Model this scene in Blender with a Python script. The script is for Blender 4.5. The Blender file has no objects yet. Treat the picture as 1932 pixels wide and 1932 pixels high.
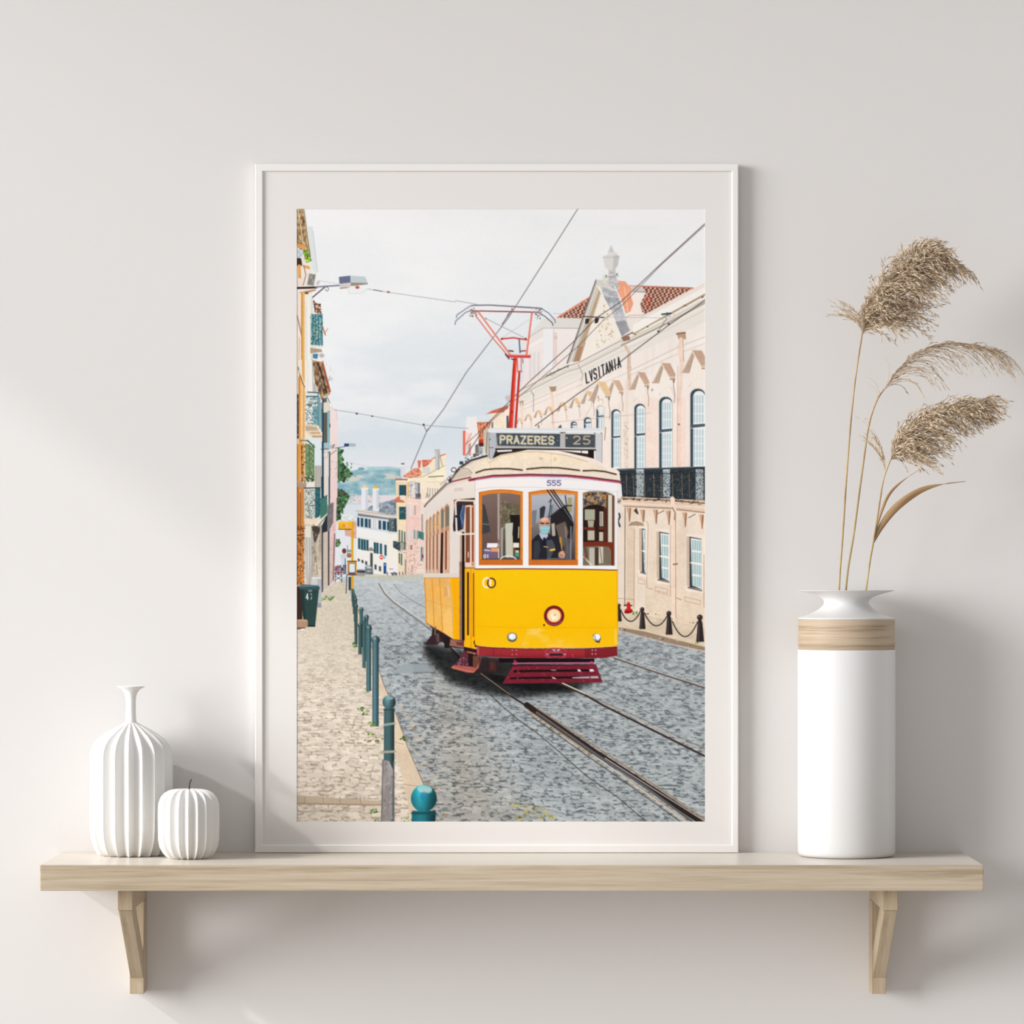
import bpy, bmesh, math, random
import numpy as np
from mathutils import Vector, Matrix

# ================================================================ camera, light, exposure
SC = bpy.context.scene
COL = SC.collection
D, F, XC, YC = 5.93, 7679.0, 966.0, 1085.0      # camera distance, focal length and optical axis in photo pixels
SHELF_TOP = 0.90
CAM_Z = SHELF_TOP + (1632-YC)/F*(D-.26)
cd = bpy.data.cameras.new('camera'); cam = bpy.data.objects.new('camera', cd); COL.objects.link(cam)
cam.location = (0, -D, CAM_Z); cam.rotation_euler = (math.pi/2, 0, 0)
cd.sensor_width = 36.0; cd.lens = 36.0*F/1932.0
cd.shift_y = (YC-966.0)/1932.0
cd.clip_start = .1; cd.clip_end = 60
SC.camera = cam
W = bpy.data.worlds.new('world'); SC.world = W; W.use_nodes = True
bg = W.node_tree.nodes['Background']; bg.inputs[0].default_value = (.985, .99, 1.0, 1); bg.inputs[1].default_value = 0.50
# sun through the window in the left wall
SUN_A, SUN_B = 3.2, 2.25                        # run to the right and drop, per metre towards the back wall
sd = bpy.data.lights.new('sun', 'SUN'); sd.energy = 1.5; sd.angle = math.radians(2.0); sd.color = (1.0, .99, .98)
sun = bpy.data.objects.new('sun', sd); COL.objects.link(sun); sun.location = (-6, -3, 5)
sun.rotation_euler = Vector((SUN_A, 1.0, -SUN_B)).to_track_quat('-Z', 'Y').to_euler()
# the bright hazy part of the sky beside the sun, soft, through the same window
hd = bpy.data.lights.new('sky_haze', 'SUN'); hd.energy = 3.25; hd.angle = math.radians(32); hd.color = (1.0, 1.0, 1.0)
haze = bpy.data.objects.new('sky_haze', hd); COL.objects.link(haze); haze.location = (-6, -4, 4)
haze.rotation_euler = Vector((2.1, 1.0, -.42)).to_track_quat('-Z', 'Y').to_euler()
# daylight of the rest of the sky through the same window
LEFT_X, WIN_Y0, WIN_Y1, WIN_Z0, WIN_Z1 = -2.6, .30, 3.6, .45, 3.02
ad = bpy.data.lights.new('window_daylight', 'AREA'); ad.shape = 'RECTANGLE'; ad.energy = 22; ad.color = (.98, .99, 1.0)
ad.size = WIN_Y1-WIN_Y0; ad.size_y = WIN_Z1-WIN_Z0
al = bpy.data.objects.new('window_daylight', ad); COL.objects.link(al)
al.location = (LEFT_X-.02, -(WIN_Y0+WIN_Y1)/2, (WIN_Z0+WIN_Z1)/2)
al.rotation_euler = Vector((1, 0, 0)).to_track_quat('-Z', 'Z').to_euler()
vs = SC.view_settings; vs.view_transform = 'Standard'; vs.look = 'None'; vs.gamma = 1.0; vs.use_curve_mapping = False; vs.exposure = 0.0
SC.display_settings.display_device = 'sRGB'

def P(x, y, z):
    """photo pixel at a known distance z in front of the back wall -> world"""
    return Vector(((x-XC)/F*(D-z), -z, CAM_Z-(y-YC)/F*(D-z)))
def M(px, z): return px/F*(D-z)

# ================================================================ helpers
def lin(c):
    return tuple(((v/255)/12.92 if v/255 <= .04045 else ((v/255+.055)/1.055)**2.4) for v in c)
def material(name, rgb, rough=.6, spec=.3, coat=0.0):
    m = bpy.data.materials.new(name); m.use_nodes = True
    b = m.node_tree.nodes['Principled BSDF']
    b.inputs['Base Color'].default_value = (*lin(rgb), 1); b.inputs['Roughness'].default_value = rough
    b.inputs['Specular IOR Level'].default_value = spec; b.inputs['Coat Weight'].default_value = coat
    return m, m.node_tree, b
def node(nt, kind, **kw):
    n = nt.nodes.new(kind)
    for k, v in kw.items(): setattr(n, k, v)
    return n
def bump(nt, b, scale, strength, dist, detail=4, coord='Object'):
    tc = node(nt, 'ShaderNodeTexCoord'); nz = node(nt, 'ShaderNodeTexNoise'); bp = node(nt, 'ShaderNodeBump')
    nz.inputs['Scale'].default_value = scale; nz.inputs['Detail'].default_value = detail
    bp.inputs['Strength'].default_value = strength; bp.inputs['Distance'].default_value = dist
    nt.links.new(tc.outputs[coord], nz.inputs['Vector']); nt.links.new(nz.outputs[0], bp.inputs['Height']); nt.links.new(bp.outputs[0], b.inputs['Normal'])
    return nz
def wood(name, dark, mid, light, axis_scale, rough=.6, spec=.25):
    """oak: long grain, colour bands and pores; axis_scale stretches it along the grain"""
    m, nt, b = material(name, mid, rough, spec)
    tc = node(nt, 'ShaderNodeTexCoord'); mp = node(nt, 'ShaderNodeMapping'); mp.inputs['Scale'].default_value = axis_scale
    n1 = node(nt, 'ShaderNodeTexNoise'); n1.inputs['Scale'].default_value = 1.0; n1.inputs['Detail'].default_value = 6; n1.inputs['Roughness'].default_value = .62; n1.inputs['Distortion'].default_value = .35
    mp2 = node(nt, 'ShaderNodeMapping'); mp2.inputs['Scale'].default_value = tuple(v*4.2 for v in axis_scale)
    n2 = node(nt, 'ShaderNodeTexNoise'); n2.inputs['Scale'].default_value = 1.0; n2.inputs['Detail'].default_value = 3
    mx = node(nt, 'ShaderNodeMath', operation='MULTIPLY_ADD'); mx.inputs[1].default_value = .38
    r = node(nt, 'ShaderNodeValToRGB'); e = r.color_ramp.elements
    e[0].position = .48; e[0].color = (*lin(dark), 1); e[1].position = .92; e[1].color = (*lin(light), 1)
    q = e.new(.66); q.color = (*lin(mid), 1)
    nt.links.new(tc.outputs['Object'], mp.inputs[0]); nt.links.new(mp.outputs[0], n1.inputs['Vector'])
    nt.links.new(tc.outputs['Object'], mp2.inputs[0]); nt.links.new(mp2.outputs[0], n2.inputs['Vector'])
    nt.links.new(n2.outputs[0], mx.inputs[0]); nt.links.new(n1.outputs[0], mx.inputs[2])
    nt.links.new(mx.outputs[0], r.inputs[0]); nt.links.new(r.outputs[0], b.inputs['Base Color'])
    bp = node(nt, 'ShaderNodeBump'); bp.inputs['Strength'].default_value = .12; bp.inputs['Distance'].default_value = .0008
    nt.links.new(n2.outputs[0], bp.inputs['Height']); nt.links.new(bp.outputs[0], b.inputs['Normal'])
    return m
def link(name, me, mat, parent=None, loc=None):
    o = bpy.data.objects.new(name, me); COL.objects.link(o)
    if mat: me.materials.append(mat)
    if parent: o.parent = parent
    if loc is not None: o.location = loc
    return o
def pydata(name, v, f, smooth=False):
    me = bpy.data.meshes.new(name); me.from_pydata([tuple(p) for p in v], [], f); me.update()
    if smooth: me.polygons.foreach_set('use_smooth', [True]*len(me.polygons))
    return me
def box_mesh(name, x0, x1, y0, y1, z0, z1, bev=0.0, seg=2):
    bm = bmesh.new(); bmesh.ops.create_cube(bm, size=1)
    for v in bm.verts: v.co = ((x0+x1)/2+v.co.x*(x1-x0), (y0+y1)/2+v.co.y*(y1-y0), (z0+z1)/2+v.co.z*(z1-z0))
    if bev: bmesh.ops.bevel(bm, geom=bm.edges[:], offset=bev, segments=seg, affect='EDGES', profile=.6)
    me = bpy.data.meshes.new(name); bm.to_mesh(me); bm.free()
    return me
def prism(name, prof, x0, x1, bev=0.0):
    """prism along x over a (y, z) outline"""
    bm = bmesh.new()
    a = [bm.verts.new((x0, p[0], p[1])) for p in prof]; b = [bm.verts.new((x1, p[0], p[1])) for p in prof]
    n = len(prof); bm.faces.new(a); bm.faces.new(b[::-1])
    for i in range(n): bm.faces.new((a[i], b[i], b[(i+1) % n], a[(i+1) % n]))
    bmesh.ops.recalc_face_normals(bm, faces=bm.faces)
    if bev: bmesh.ops.bevel(bm, geom=bm.edges[:], offset=bev, segments=2, affect='EDGES', profile=.6)
    me = bpy.data.meshes.new(name); bm.to_mesh(me); bm.free()
    return me
def lathe(name, prof, seg=96, smooth=True, cap=True):
    """solid of revolution about z over (radius, height) pairs"""
    v, f = [], []
    for r, h in prof:
        for k in range(seg):
            t = 2*math.pi*k/seg; v.append((r*math.cos(t), r*math.sin(t), h))
    n = len(prof)
    for i in range(n-1):
        for k in range(seg):
            k2 = (k+1) % seg; f.append((i*seg+k, i*seg+k2, (i+1)*seg+k2, (i+1)*seg+k))
    if cap:
        f.append(tuple(range(seg))[::-1]); f.append(tuple((n-1)*seg+k for k in range(seg)))
    return pydata(name, v, f, smooth)
def empty(name, loc):
    o = bpy.data.objects.new(name, None); COL.objects.link(o); o.location = loc; o.empty_display_size = .05
    return o
def tag(o, label=None, cat=None, group=None, kind=None):
    if label: o['label'] = label
    if cat: o['category'] = cat
    if group: o['group'] = group
    if kind: o['kind'] = kind
    return o
def smooth_curve(pts, n):
    """Catmull-Rom through pts, n samples"""
    p = [Vector(q) for q in pts]; p = [p[0]*2-p[1]]+p+[p[-1]*2-p[-2]]
    out = []; m = len(p)-3
    for k in range(n):
        s = k/(n-1)*m; i = min(int(s), m-1); t = s-i
        a, b, c, d = p[i:i+4]
        out.append(.5*((2*b)+(c-a)*t+(2*a-5*b+4*c-d)*t*t+(3*b-a-3*c+d)*t**3))
    return out
def tube(path, radii, seg=8):
    v, f = [], []
    up = Vector((0, 1, 0))
    for i, p in enumerate(path):
        d = (path[min(i+1, len(path)-1)]-path[max(i-1, 0)]).normalized()
        s = d.cross(up).normalized(); u = s.cross(d).normalized(); r = radii[i] if isinstance(radii, list) else radii
        for k in range(seg):
            t = 2*math.pi*k/seg; v.append(p+(s*math.cos(t)+u*math.sin(t))*r)
    for i in range(len(path)-1):
        for k in range(seg):
            k2 = (k+1) % seg; f.append((i*seg+k, i*seg+k2, (i+1)*seg+k2, (i+1)*seg+k))
    f.append(tuple(range(seg))[::-1]); f.append(tuple((len(path)-1)*seg+k for k in range(seg)))
    return v, f

# ================================================================ materials
M_wall, nt, b = material('warm_white_plaster', (225, 222, 220), .9, .1); bump(nt, b, 90, .06, .001)
M_floor = wood('pale_oak_floor', (176, 168, 160), (196, 189, 182), (210, 204, 198), (1.2, 9, 9), .5)
M_ceil, nt, b = material('white_ceiling_paint', (240, 238, 235), .9, .1)
M_trim, nt, b = material('white_window_paint', (240, 239, 236), .45, .4)
M_shelf = wood('light_oak_board', (162, 144, 120), (184, 167, 143), (201, 186, 165), (3.4, 105, 105), .3, .5)
M_shelf.node_tree.nodes['Principled BSDF'].inputs['Sheen Weight'].default_value = .27; M_shelf.node_tree.nodes['Principled BSDF'].inputs['Sheen Roughness'].default_value = .45
M_bracket = wood('light_oak_bracket', (160, 140, 113), (186, 167, 140), (200, 184, 159), (75, 7, 4), .5)
M_band = wood('oak_band', (146, 124, 100), (184, 163, 138), (206, 188, 166), (4, 4, 170), .5)
M_frame, nt, b = material('white_frame_lacquer', (240, 237, 234), .35, .4)
M_mat, nt, b = material('white_mat_board', (233, 229, 226), .95, .05); bump(nt, b, 400, .03, .0003)
M_vase, nt, b = material('white_porcelain', (226, 225, 224), .33, .45)
M_fold, nt, b = material('matt_white_ceramic', (240, 239, 237), .55, .25)
M_stalk, nt, b = material('dark_twig', (66, 60, 52), .7, .2)
def straw(name, c0, c1):
    m, nt, b = material(name, c0, .75, .15)
    at = node(nt, 'ShaderNodeAttribute', attribute_name='tint'); r = node(nt, 'ShaderNodeValToRGB')
    r.color_ramp.elements[0].color = (*lin(c0), 1); r.color_ramp.elements[1].color = (*lin(c1), 1)
    nt.links.new(at.outputs['Fac'], r.inputs[0]); nt.links.new(r.outputs[0], b.inputs['Base Color'])
    return m
M_plume = straw('dried_reed_florets', (142, 114, 84), (238, 220, 194))
M_stem, nt, b = material('dried_reed_stem', (186, 156, 106), .6, .3)
nz = bump(nt, b, 60, .1, .0005); rr = node(nt, 'ShaderNodeValToRGB'); rr.color_ramp.elements[0].color = (*lin((160, 124, 84)), 1); rr.color_ramp.elements[1].color = (*lin((204, 180, 128)), 1); rr.color_ramp.elements[0].position = .35; rr.color_ramp.elements[1].position = .65
nz.inputs['Scale'].default_value = 22; nt.links.new(nz.outputs[0], rr.inputs[0]); nt.links.new(rr.outputs[0], b.inputs['Base Color'])
M_leaf = straw('dried_reed_leaf', (110, 78, 50), (212, 180, 138))

# ================================================================ the room
CEIL, RX, DEEP = 3.15, 3.6, 3.9
def struct(name, me, mat, parent=None):
    o = link(name, me, mat, parent)
    o['kind'] = 'structure'
    return o
struct('wall_back', box_mesh('wall_back', LEFT_X-.2, RX, 0, .15, -.05, CEIL+.1), M_wall)
struct('floor', box_mesh('floor', LEFT_X-.2, RX, -DEEP-2.4, 0, -.06, 0), M_floor)
struct('ceiling', box_mesh('ceiling', LEFT_X-.2, RX, -1.5, 0, CEIL, CEIL+.1), M_ceil)  # unseen strip, added to stop sun over the left wall; shallow for sky light
# left wall with its window opening, built as one ring of masonry
bm = bmesh.new()
for (a0, a1, c0, c1) in ((0, WIN_Y0, 0, CEIL), (WIN_Y1, DEEP, 0, CEIL), (WIN_Y0, WIN_Y1, 0, WIN_Z0), (WIN_Y0, WIN_Y1, WIN_Z1, CEIL)):
    r = bmesh.ops.create_cube(bm, size=1)
    for v in r['verts']: v.co = (LEFT_X-.1+v.co.x*.2, -(a0+a1)/2+v.co.y*(a1-a0), (c0+c1)/2+v.co.z*(c1-c0))
me = bpy.data.meshes.new('wall_left'); bm.to_mesh(me); bm.free(); struct('wall_left', me, M_wall)
wn = empty('window_1', (LEFT_X-.14, -(WIN_Y0+WIN_Y1)/2, WIN_Z0)); wn['kind'] = 'structure'
wy, wz = (WIN_Y1-WIN_Y0)/2, WIN_Z1-WIN_Z0
for nm, (y0, y1, z0, z1) in (('frame_jamb', (-wy, -wy+.05, 0, wz)), ('frame_jamb', (wy-.05, wy, 0, wz)), ('frame_sill', (-wy+.05, wy-.05, 0, .05)), ('frame_head', (-wy+.05, wy-.05, wz-.03, wz))):
    link(nm, box_mesh(nm, -.03, .03, y0, y1, z0, z1, .004), M_trim, wn)

# ================================================================ shelf and its brackets
SF, ST = .26, SHELF_TOP
SH = M(1681-1632, SF); SB = ST-SH
sx0, sx1 = P(75, 0, SF).x, P(1856, 0, SF).x
root = empty('wall_shelf', ((sx0+sx1)/2, -SF/2, SB))
tag(root, 'long light oak shelf board fixed on two wooden brackets', 'shelf')
hx_ = (sx1-sx0)/2
link('board', box_mesh('board', -hx_, hx_, -SF/2, SF/2-.001, 0, SH, .0016), M_shelf, root)
def bracket(pxl, side):
    """post on the wall, arm under the board, diagonal brace between them"""
    w = M(28, .2225); x0 = P(pxl, 0, .2225).x
    r = empty('shelf_bracket', (x0+w/2, 0, P(0, 1876, .05).z))
    z0 = r.location.z; top = SB-z0
    arm_h = M(41, .2225); pt = .045
    link('wall_post', box_mesh('wall_post', -w/2, w/2, -pt, -.001, 0, top-arm_h-.0004, .0012), M_bracket, r)
    link('arm', box_mesh('arm', -w/2, w/2, -.2225, -.001, top-arm_h, top-.0003, .0012), M_bracket, r)
    zb = P(0, 1845, pt).z-z0; tk = .034
    a = (-.2215, top-arm_h-.0004); b_ = (-pt-.0002, zb)
    dy, dz = b_[0]-a[0], b_[1]-a[1]; L = math.hypot(dy, dz)
    link('brace', prism('brace', [a, b_, (-pt-.0002, zb+tk*L/abs(dy)), (-.2215+tk*L/abs(dz), top-arm_h-.0004)], -w/2+.0012, w/2-.0012, .0008), M_bracket, r)
    return r
tag(bracket(222, 0), 'light oak triangular bracket under the shelf end that carries the pleated vases', 'bracket', 'shelf brackets')
tag(bracket(1666, 1), 'light oak triangular bracket under the shelf end that carries the reeds', 'bracket', 'shelf brackets')
# ---------------------------------------------------------------- flat print: a small painter
# The picture inside the frame is a flat printed photograph. It is painted here with polygons,
# strokes and noise, and becomes the ink colour of the sheet of paper.
import numpy as np
PX0, PY0, PW, PH = 560, 394, 770, 1156
CV = np.zeros((PH, PW, 3), np.float32)
RNG = np.random.default_rng(7)
FR = [0.0, 0.0, 1.0]
def frame(x0, y0, s=1.0): FR[0], FR[1], FR[2] = x0 - PX0, y0 - PY0, s
def tr(pts): return np.array([(FR[0] + p[0]/FR[2], FR[1] + p[1]/FR[2]) for p in pts], np.float64)
def col(c): return np.array(c, np.float32)
def vnoise(h, w, cx, cy, seed=0):
    r = np.random.default_rng(seed)
    gy, gx = int(h/cy)+3, int(w/cx)+3
    g = r.random((gy, gx)).astype(np.float32)
    y = np.arange(h)/cy; x = np.arange(w)/cx
    yi = y.astype(int); xi = x.astype(int)
    fy = (y-yi)[:, None]; fx = (x-xi)[None]
    fy = fy*fy*(3-2*fy); fx = fx*fx*(3-2*fx)
    a = g[yi][:, xi]; b = g[yi][:, xi+1]; c = g[yi+1][:, xi]; d = g[yi+1][:, xi+1]
    return ((a*(1-fx)+b*fx)*(1-fy) + (c*(1-fx)+d*fx)*fy).astype(np.float32)
def fbm(cx, cy, octs=4, seed=0):
    o = np.zeros((PH, PW), np.float32); t = 0; amp = 1.0
    for k in range(octs):
        o += amp*vnoise(PH, PW, max(cx, .9), max(cy, .9), seed*17+k); t += amp
        amp *= .55; cx /= 2; cy /= 2
    return o/t
def mask(P):
    """anti-aliased coverage of a polygon, by signed area"""
    S = 4
    y0 = max(0, int(np.floor(P[:, 1].min()))); y1 = min(PH, int(np.ceil(P[:, 1].max()))+1)
    x0 = max(0, int(np.floor(P[:, 0].min()))); x1 = min(PW, int(np.ceil(P[:, 0].max()))+1)
    if y1 <= y0 or x1 <= x0: return None
    w = x1-x0; h = y1-y0
    acc = np.zeros((h, w+2), np.float32)
    n = len(P)
    for i in range(n):
        ax, ay = P[i]; bx, by = P[(i+1) % n]
        if ay == by: continue
        sg = 1.0
        if ay > by: ax, ay, bx, by, sg = bx, by, ax, ay, -1.0
        k0 = int(np.ceil((ay-y0)*S-.5)); k1 = int(np.ceil((by-y0)*S-.5))
        k0 = max(k0, 0); k1 = min(k1, h*S)
        if k1 <= k0: continue
        k = np.arange(k0, k1); yy = y0+(k+.5)/S
        xx = np.clip(ax+(yy-ay)*(bx-ax)/(by-ay)-x0, 0, w)
        xi = np.floor(xx).astype(int); f = xx-xi
        np.add.at(acc, (k//S, xi), sg*(1-f)/S)
        np.add.at(acc, (k//S, xi+1), sg*f/S)
    return np.clip(np.abs(np.cumsum(acc, 1)[:, :w]), 0, 1), x0, y0
def put(m, c, a=1.0):
    if m is None: return
    m, x0, y0 = m
    h, w = m.shape
    d = CV[y0:y0+h, x0:x0+w]
    if callable(c):
        yy, xx = np.mgrid[y0:y0+h, x0:x0+w]
        c = c(xx+PX0, yy+PY0)
    elif isinstance(c, np.ndarray) and c.ndim == 3: c = c[y0:y0+h, x0:x0+w]
    else: c = col(c)
    aa = a[y0:y0+h, x0:x0+w] if isinstance(a, np.ndarray) else a
    mm = (m*aa)[..., None]
    d[...] = d*(1-mm)+c*mm
def poly(pts, c, a=1.0): put(mask(tr(pts)), c, a)
def rect(x0, y0, x1, y1, c, a=1.0): poly([(x0, y0), (x1, y0), (x1, y1), (x0, y1)], c, a)
def line(pts, w, c, a=1.0, soft=.5):
    """stroke, width in the frame's own units"""
    P = tr(pts); w = max(w/FR[2], .5); al = min(1.0, (w/FR[2] if 0 else 1.0))
    x0 = max(0, int(P[:, 0].min()-w-2)); x1 = min(PW, int(P[:, 0].max()+w+3))
    y0 = max(0, int(P[:, 1].min()-w-2)); y1 = min(PH, int(P[:, 1].max()+w+3))
    if x1 <= x0 or y1 <= y0: return
    m = np.zeros((y1-y0, x1-x0), np.float32)
    for i in range(len(P)-1):
        a0, b0 = P[i], P[i+1]
        u0 = max(x0, int(min(a0[0], b0[0])-w-2)); u1 = min(x1, int(max(a0[0], b0[0])+w+3))
        v0 = max(y0, int(min(a0[1], b0[1])-w-2)); v1 = min(y1, int(max(a0[1], b0[1])+w+3))
        if u1 <= u0 or v1 <= v0: continue
        yy, xx = np.mgrid[v0:v1, u0:u1]; xx = xx+.5; yy = yy+.5
        d = b0-a0; L = max(float(d@d), 1e-6)
        t = np.clip(((xx-a0[0])*d[0]+(yy-a0[1])*d[1])/L, 0, 1)
        ds = np.hypot(xx-a0[0]-t*d[0], yy-a0[1]-t*d[1])
        s = m[v0-y0:v1-y0, u0-x0:u1-x0]
        np.maximum(s, np.clip((w/2+soft-ds)/(2*soft), 0, 1), out=s)
    put((m, x0, y0), c, a)
def ell(cx, cy, rx, ry, c, a=1.0, n=40):
    t = np.linspace(0, 2*np.pi, n, endpoint=False)
    poly([(cx+rx*np.cos(q), cy+ry*np.sin(q)) for q in t], c, a)
def ring(cx, cy, rx, ry, w, c, a0=0.0, a1=2*np.pi):
    t = np.linspace(a0, a1, 40)
    line([(cx+rx*np.cos(q), cy+ry*np.sin(q)) for q in t], w, c)
def ygrad(stops):
    ys = [s[0] for s in stops]; cs = np.array([s[1] for s in stops], np.float32)
    return lambda X, Y: np.stack([np.interp(Y, ys, cs[:, k]) for k in range(3)], -1).astype(np.float32)
def speck(pts, cols, n, r0, r1, seed=1, asp=1.0, a=1.0):
    """random small dabs inside a polygon"""
    P = tr(pts); r = np.random.default_rng(seed)
    m = mask(P)
    if m is None: return
    mm, x0, y0 = m; h, w = mm.shape
    sv = FR[:]; FR[0] = FR[1] = 0.0; FR[2] = 1.0
    for k in range(n):
        x = r.random()*w; y = r.random()*h
        if mm[int(y), int(x)] < .6: continue
        rr = r0+(r1-r0)*r.random(); q = r.random()*6.28
        pt = [(x0+x+rr*asp*np.cos(t+q*.1)*(.7+.6*r.random()), y0+y+rr*np.sin(t)*(.7+.6*r.random())) for t in np.linspace(0, 6.28, 7)[:-1]]
        poly(pt, cols[int(r.random()*len(cols))], a)
    FR[:] = sv
GL = {'P': ['01 00 70 A1 A4 75 05'], 'R': ['0A 00 70 A1 A4 75 05', '55 AA'], 'A': ['0A 50 AA', '27 87'], 'Z': ['00 A0 0A AA'],
      'E': ['A0 00 0A AA', '05 85'], 'S': ['A2 80 20 02 03 25 85 A7 A8 8A 2A 08'], 'L': ['00 0A AA'], 'V': ['00 5A A0'], 'I': ['50 5A'],
      'T': ['00 A0', '50 5A'], 'N': ['0A 00 AA A0'], '2': ['02 20 80 A2 A4 0A AA'], '5': ['A0 10 04 64 A6 A8 7A 2A 09'],
      '0': ['30 70 A3 A7 7A 3A 07 03 30'], '1': ['23 50 5A'], '4': ['70 07 A7', '70 7A'], 'U': ['00 08 2A 8A A8 A0']}
GL['P'] = ['0A 00 70 A1 A4 75 05']
def hx(ch): return 1.0 if ch == 'A' else int(ch)/10.0
def text(s, o, ex, ey, w, c, gap=.35, a=1.0):
    """letters: o top-left, ex one glyph's width vector, ey its height vector"""
    o = np.array(o, float); ex = np.array(ex, float); ey = np.array(ey, float)
    for ch in s:
        if ch != ' ':
            for st in GL[ch]:
                pts = [o+ex*hx(q[0])+ey*hx(q[1]) for q in st.split()]
                line(pts, w, c, a)
        o = o+ex*(1+gap)
def mix(a, b, t): return col(a)*(1-t)+col(b)*t
def tex(c0, c1, n):
    return col(c0)*(1-n[..., None])+col(c1)*n[..., None]
def boxblur(m, r):
    k = np.ones(2*r+1)/(2*r+1)
    m = np.apply_along_axis(lambda v: np.convolve(np.pad(v, r, 'edge'), k, 'valid'), 0, m)
    return np.apply_along_axis(lambda v: np.convolve(np.pad(v, r, 'edge'), k, 'valid'), 1, m)
def cobble(yh, size, wid, xv, base, dark, var, seed, skew=0.0, mort=.16):
    """setts in perspective: rows thicken towards the bottom of the picture"""
    Y, X = np.mgrid[0:PH, 0:PW].astype(np.float32); Y += PY0; X += PX0
    wx = fbm(60, 30, 4, seed+1)-.5; wy = fbm(70, 40, 4, seed+2)-.5
    w2 = fbm(9, 5, 2, seed+3)-.5
    dy = np.maximum(Y-yh+skew*(X-xv)/8, 6)
    K = 1.0/size
    v = np.log(dy)*K+(wy*3.2+w2*.16)
    row = np.floor(v); fv = v-row
    u = (X-xv)/(dy*wid)+row*.37+wx*1.2+w2*.12+np.sin(row*12.9)*.5
    cu = np.floor(u); fu = u-cu
    h = np.sin(row*127.1+cu*311.7)*43758.547; h = h-np.floor(h)
    h2 = np.sin(row*269.5+cu*183.3)*43758.547; h2 = h2-np.floor(h2)
    edge = np.minimum(np.minimum(fv, 1-fv), np.minimum(fu, 1-fu)*2.2)
    mo = np.clip(1-edge/(mort*(.3+1.9*h2)), 0, 1)**.8
    mo = mo*np.clip(4.2*fbm(8, 3.6, 3, seed+4)-1.8, 0, 1)
    c = col(base)*(1+(h[..., None]-.5)*var)+(fbm(6, 3, 2, seed+5)-.5)[..., None]*26
    return c*(1-mo[..., None])+col(dark)*mo[..., None]

# ------------------------------------------------------------------ sky
frame(0, 0)
Yg, Xg = np.mgrid[0:PH, 0:PW].astype(np.float32); Yg += PY0; Xg += PX0
sky = ygrad([(394, (243, 243, 244)), (560, (237, 239, 241)), (660, (228, 233, 237)), (760, (215, 224, 231)), (840, (216, 225, 232)), (880, (226, 230, 236))])(Xg, Yg)
cl = fbm(260, 90, 5, 3); cl2 = fbm(120, 45, 4, 9)
CV[...] = sky
k = np.clip((cl-.45)*3.2, 0, 1)*.75
CV[...] = CV*(1-k[..., None])+col((246, 246, 247))*k[..., None]
k = np.clip((cl2-.52)*3.5, 0, 1)*np.clip((Yg-480)/300, 0, 1)*.55
CV[...] = CV*(1-k[..., None])+col((238, 239, 240))*k[..., None]
k = np.clip((.42-cl)*3, 0, 1)*.35
CV[...] = CV*(1-k[..., None])+col((222, 227, 231))*k[..., None]

# ------------------------------------------------------------------ far hills, water, distant houses
frame(640, 840, 6.44)
hn = fbm(14, 6, 3, 21)
hill = tex((128, 172, 186), (178, 204, 208), np.clip((hn-.3)*2.2, 0, 1))
poly([(-40, 330), (120, 320), (230, 300), (330, 310), (380, 270), (560, 265), (760, 290), (760, 720), (-40, 720)], hill)
sand = np.clip((fbm(22, 6, 3, 23)-.42)*5, 0, 1)*.85
poly([(100, 380), (320, 350), (600, 345), (740, 380), (740, 420), (480, 410), (200, 450), (90, 440)], (214, 212, 200), sand)
poly([(330, 270), (360, 262), (500, 262), (600, 258), (760, 280), (760, 300), (330, 305)], (176, 208, 212), .7)
ell(275, 290, 42, 18, (120, 168, 176)); line([(278, 300), (278, 350)], 5, (140, 170, 172))
line([(560, 262), (870, 268)], 5, (240, 200, 196), .6)
rect(-40, 610, 760, 720, (226, 218, 222)); speck([(90, 615), (500, 615), (500, 700), (90, 700)], [(238, 232, 232), (200, 205, 214), (232, 205, 200), (150, 180, 185)], 220, .8, 2.2, 5, 1.5)
poly([(-40, 716), (760, 716), (760, 960), (-40, 960)], (216, 224, 231))
line([(100, 716), (300, 716)], 8, (160, 185, 200), .7)
rect(0, 850, 230, 960, (226, 228, 232)); speck([(20, 850), (220, 850), (220, 930), (20, 930)], [(236, 236, 236), (200, 206, 208)], 60, .8, 2, 6, 1.5)
# white house with chimneys
poly([(70, 960), (215, 930), (215, 1140), (80, 1140)], (222, 170, 158)); speck([(70, 960), (215, 940), (215, 1140), (90, 1140)], [(205, 145, 135), (232, 190, 180)], 160, .6, 1.3, 7)
poly([(20, 1050), (80, 1100), (215, 1140), (215, 1600), (0, 1600), (0, 1100)], (226, 230, 236))
poly([(310, 790), (380, 745), (560, 690), (680, 660), (730, 650), (730, 850), (600, 845)], tex((108, 124, 138), (168, 178, 188), np.clip((fbm(5, 3, 2, 31)-.25)*2, 0, 1)))
poly([(210, 795), (330, 790), (600, 845), (730, 858), (730, 890), (580, 880), (240, 825)], (226, 216, 204)); line([(210, 800), (600, 850), (730, 862)], 7, (150, 130, 112), .7)
poly([(215, 825), (580, 880), (730, 885), (730, 1080), (600, 1075), (580, 1062), (215, 1000)], (214, 218, 224))
poly([(232, 830), (590, 885), (722, 890), (722, 912), (590, 905), (232, 862)], (92, 98, 104), .75)
for x, w_ in ((225, 25), (266, 32), (315, 36), (362, 22), (484, 30), (533, 40), (586, 20)):
    t = (x-225)/360.0; y = 880+t*50
    poly([(x, y), (x+w_, y+4), (x+w_, y+112), (x, y+106)], (38, 76, 96))
for x in (392, 425, 450):
    rect(x, 905, x+20, 1010, (236, 236, 236)); line([(x, 905), (x, 1015)], 4, (120, 130, 140))
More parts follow.
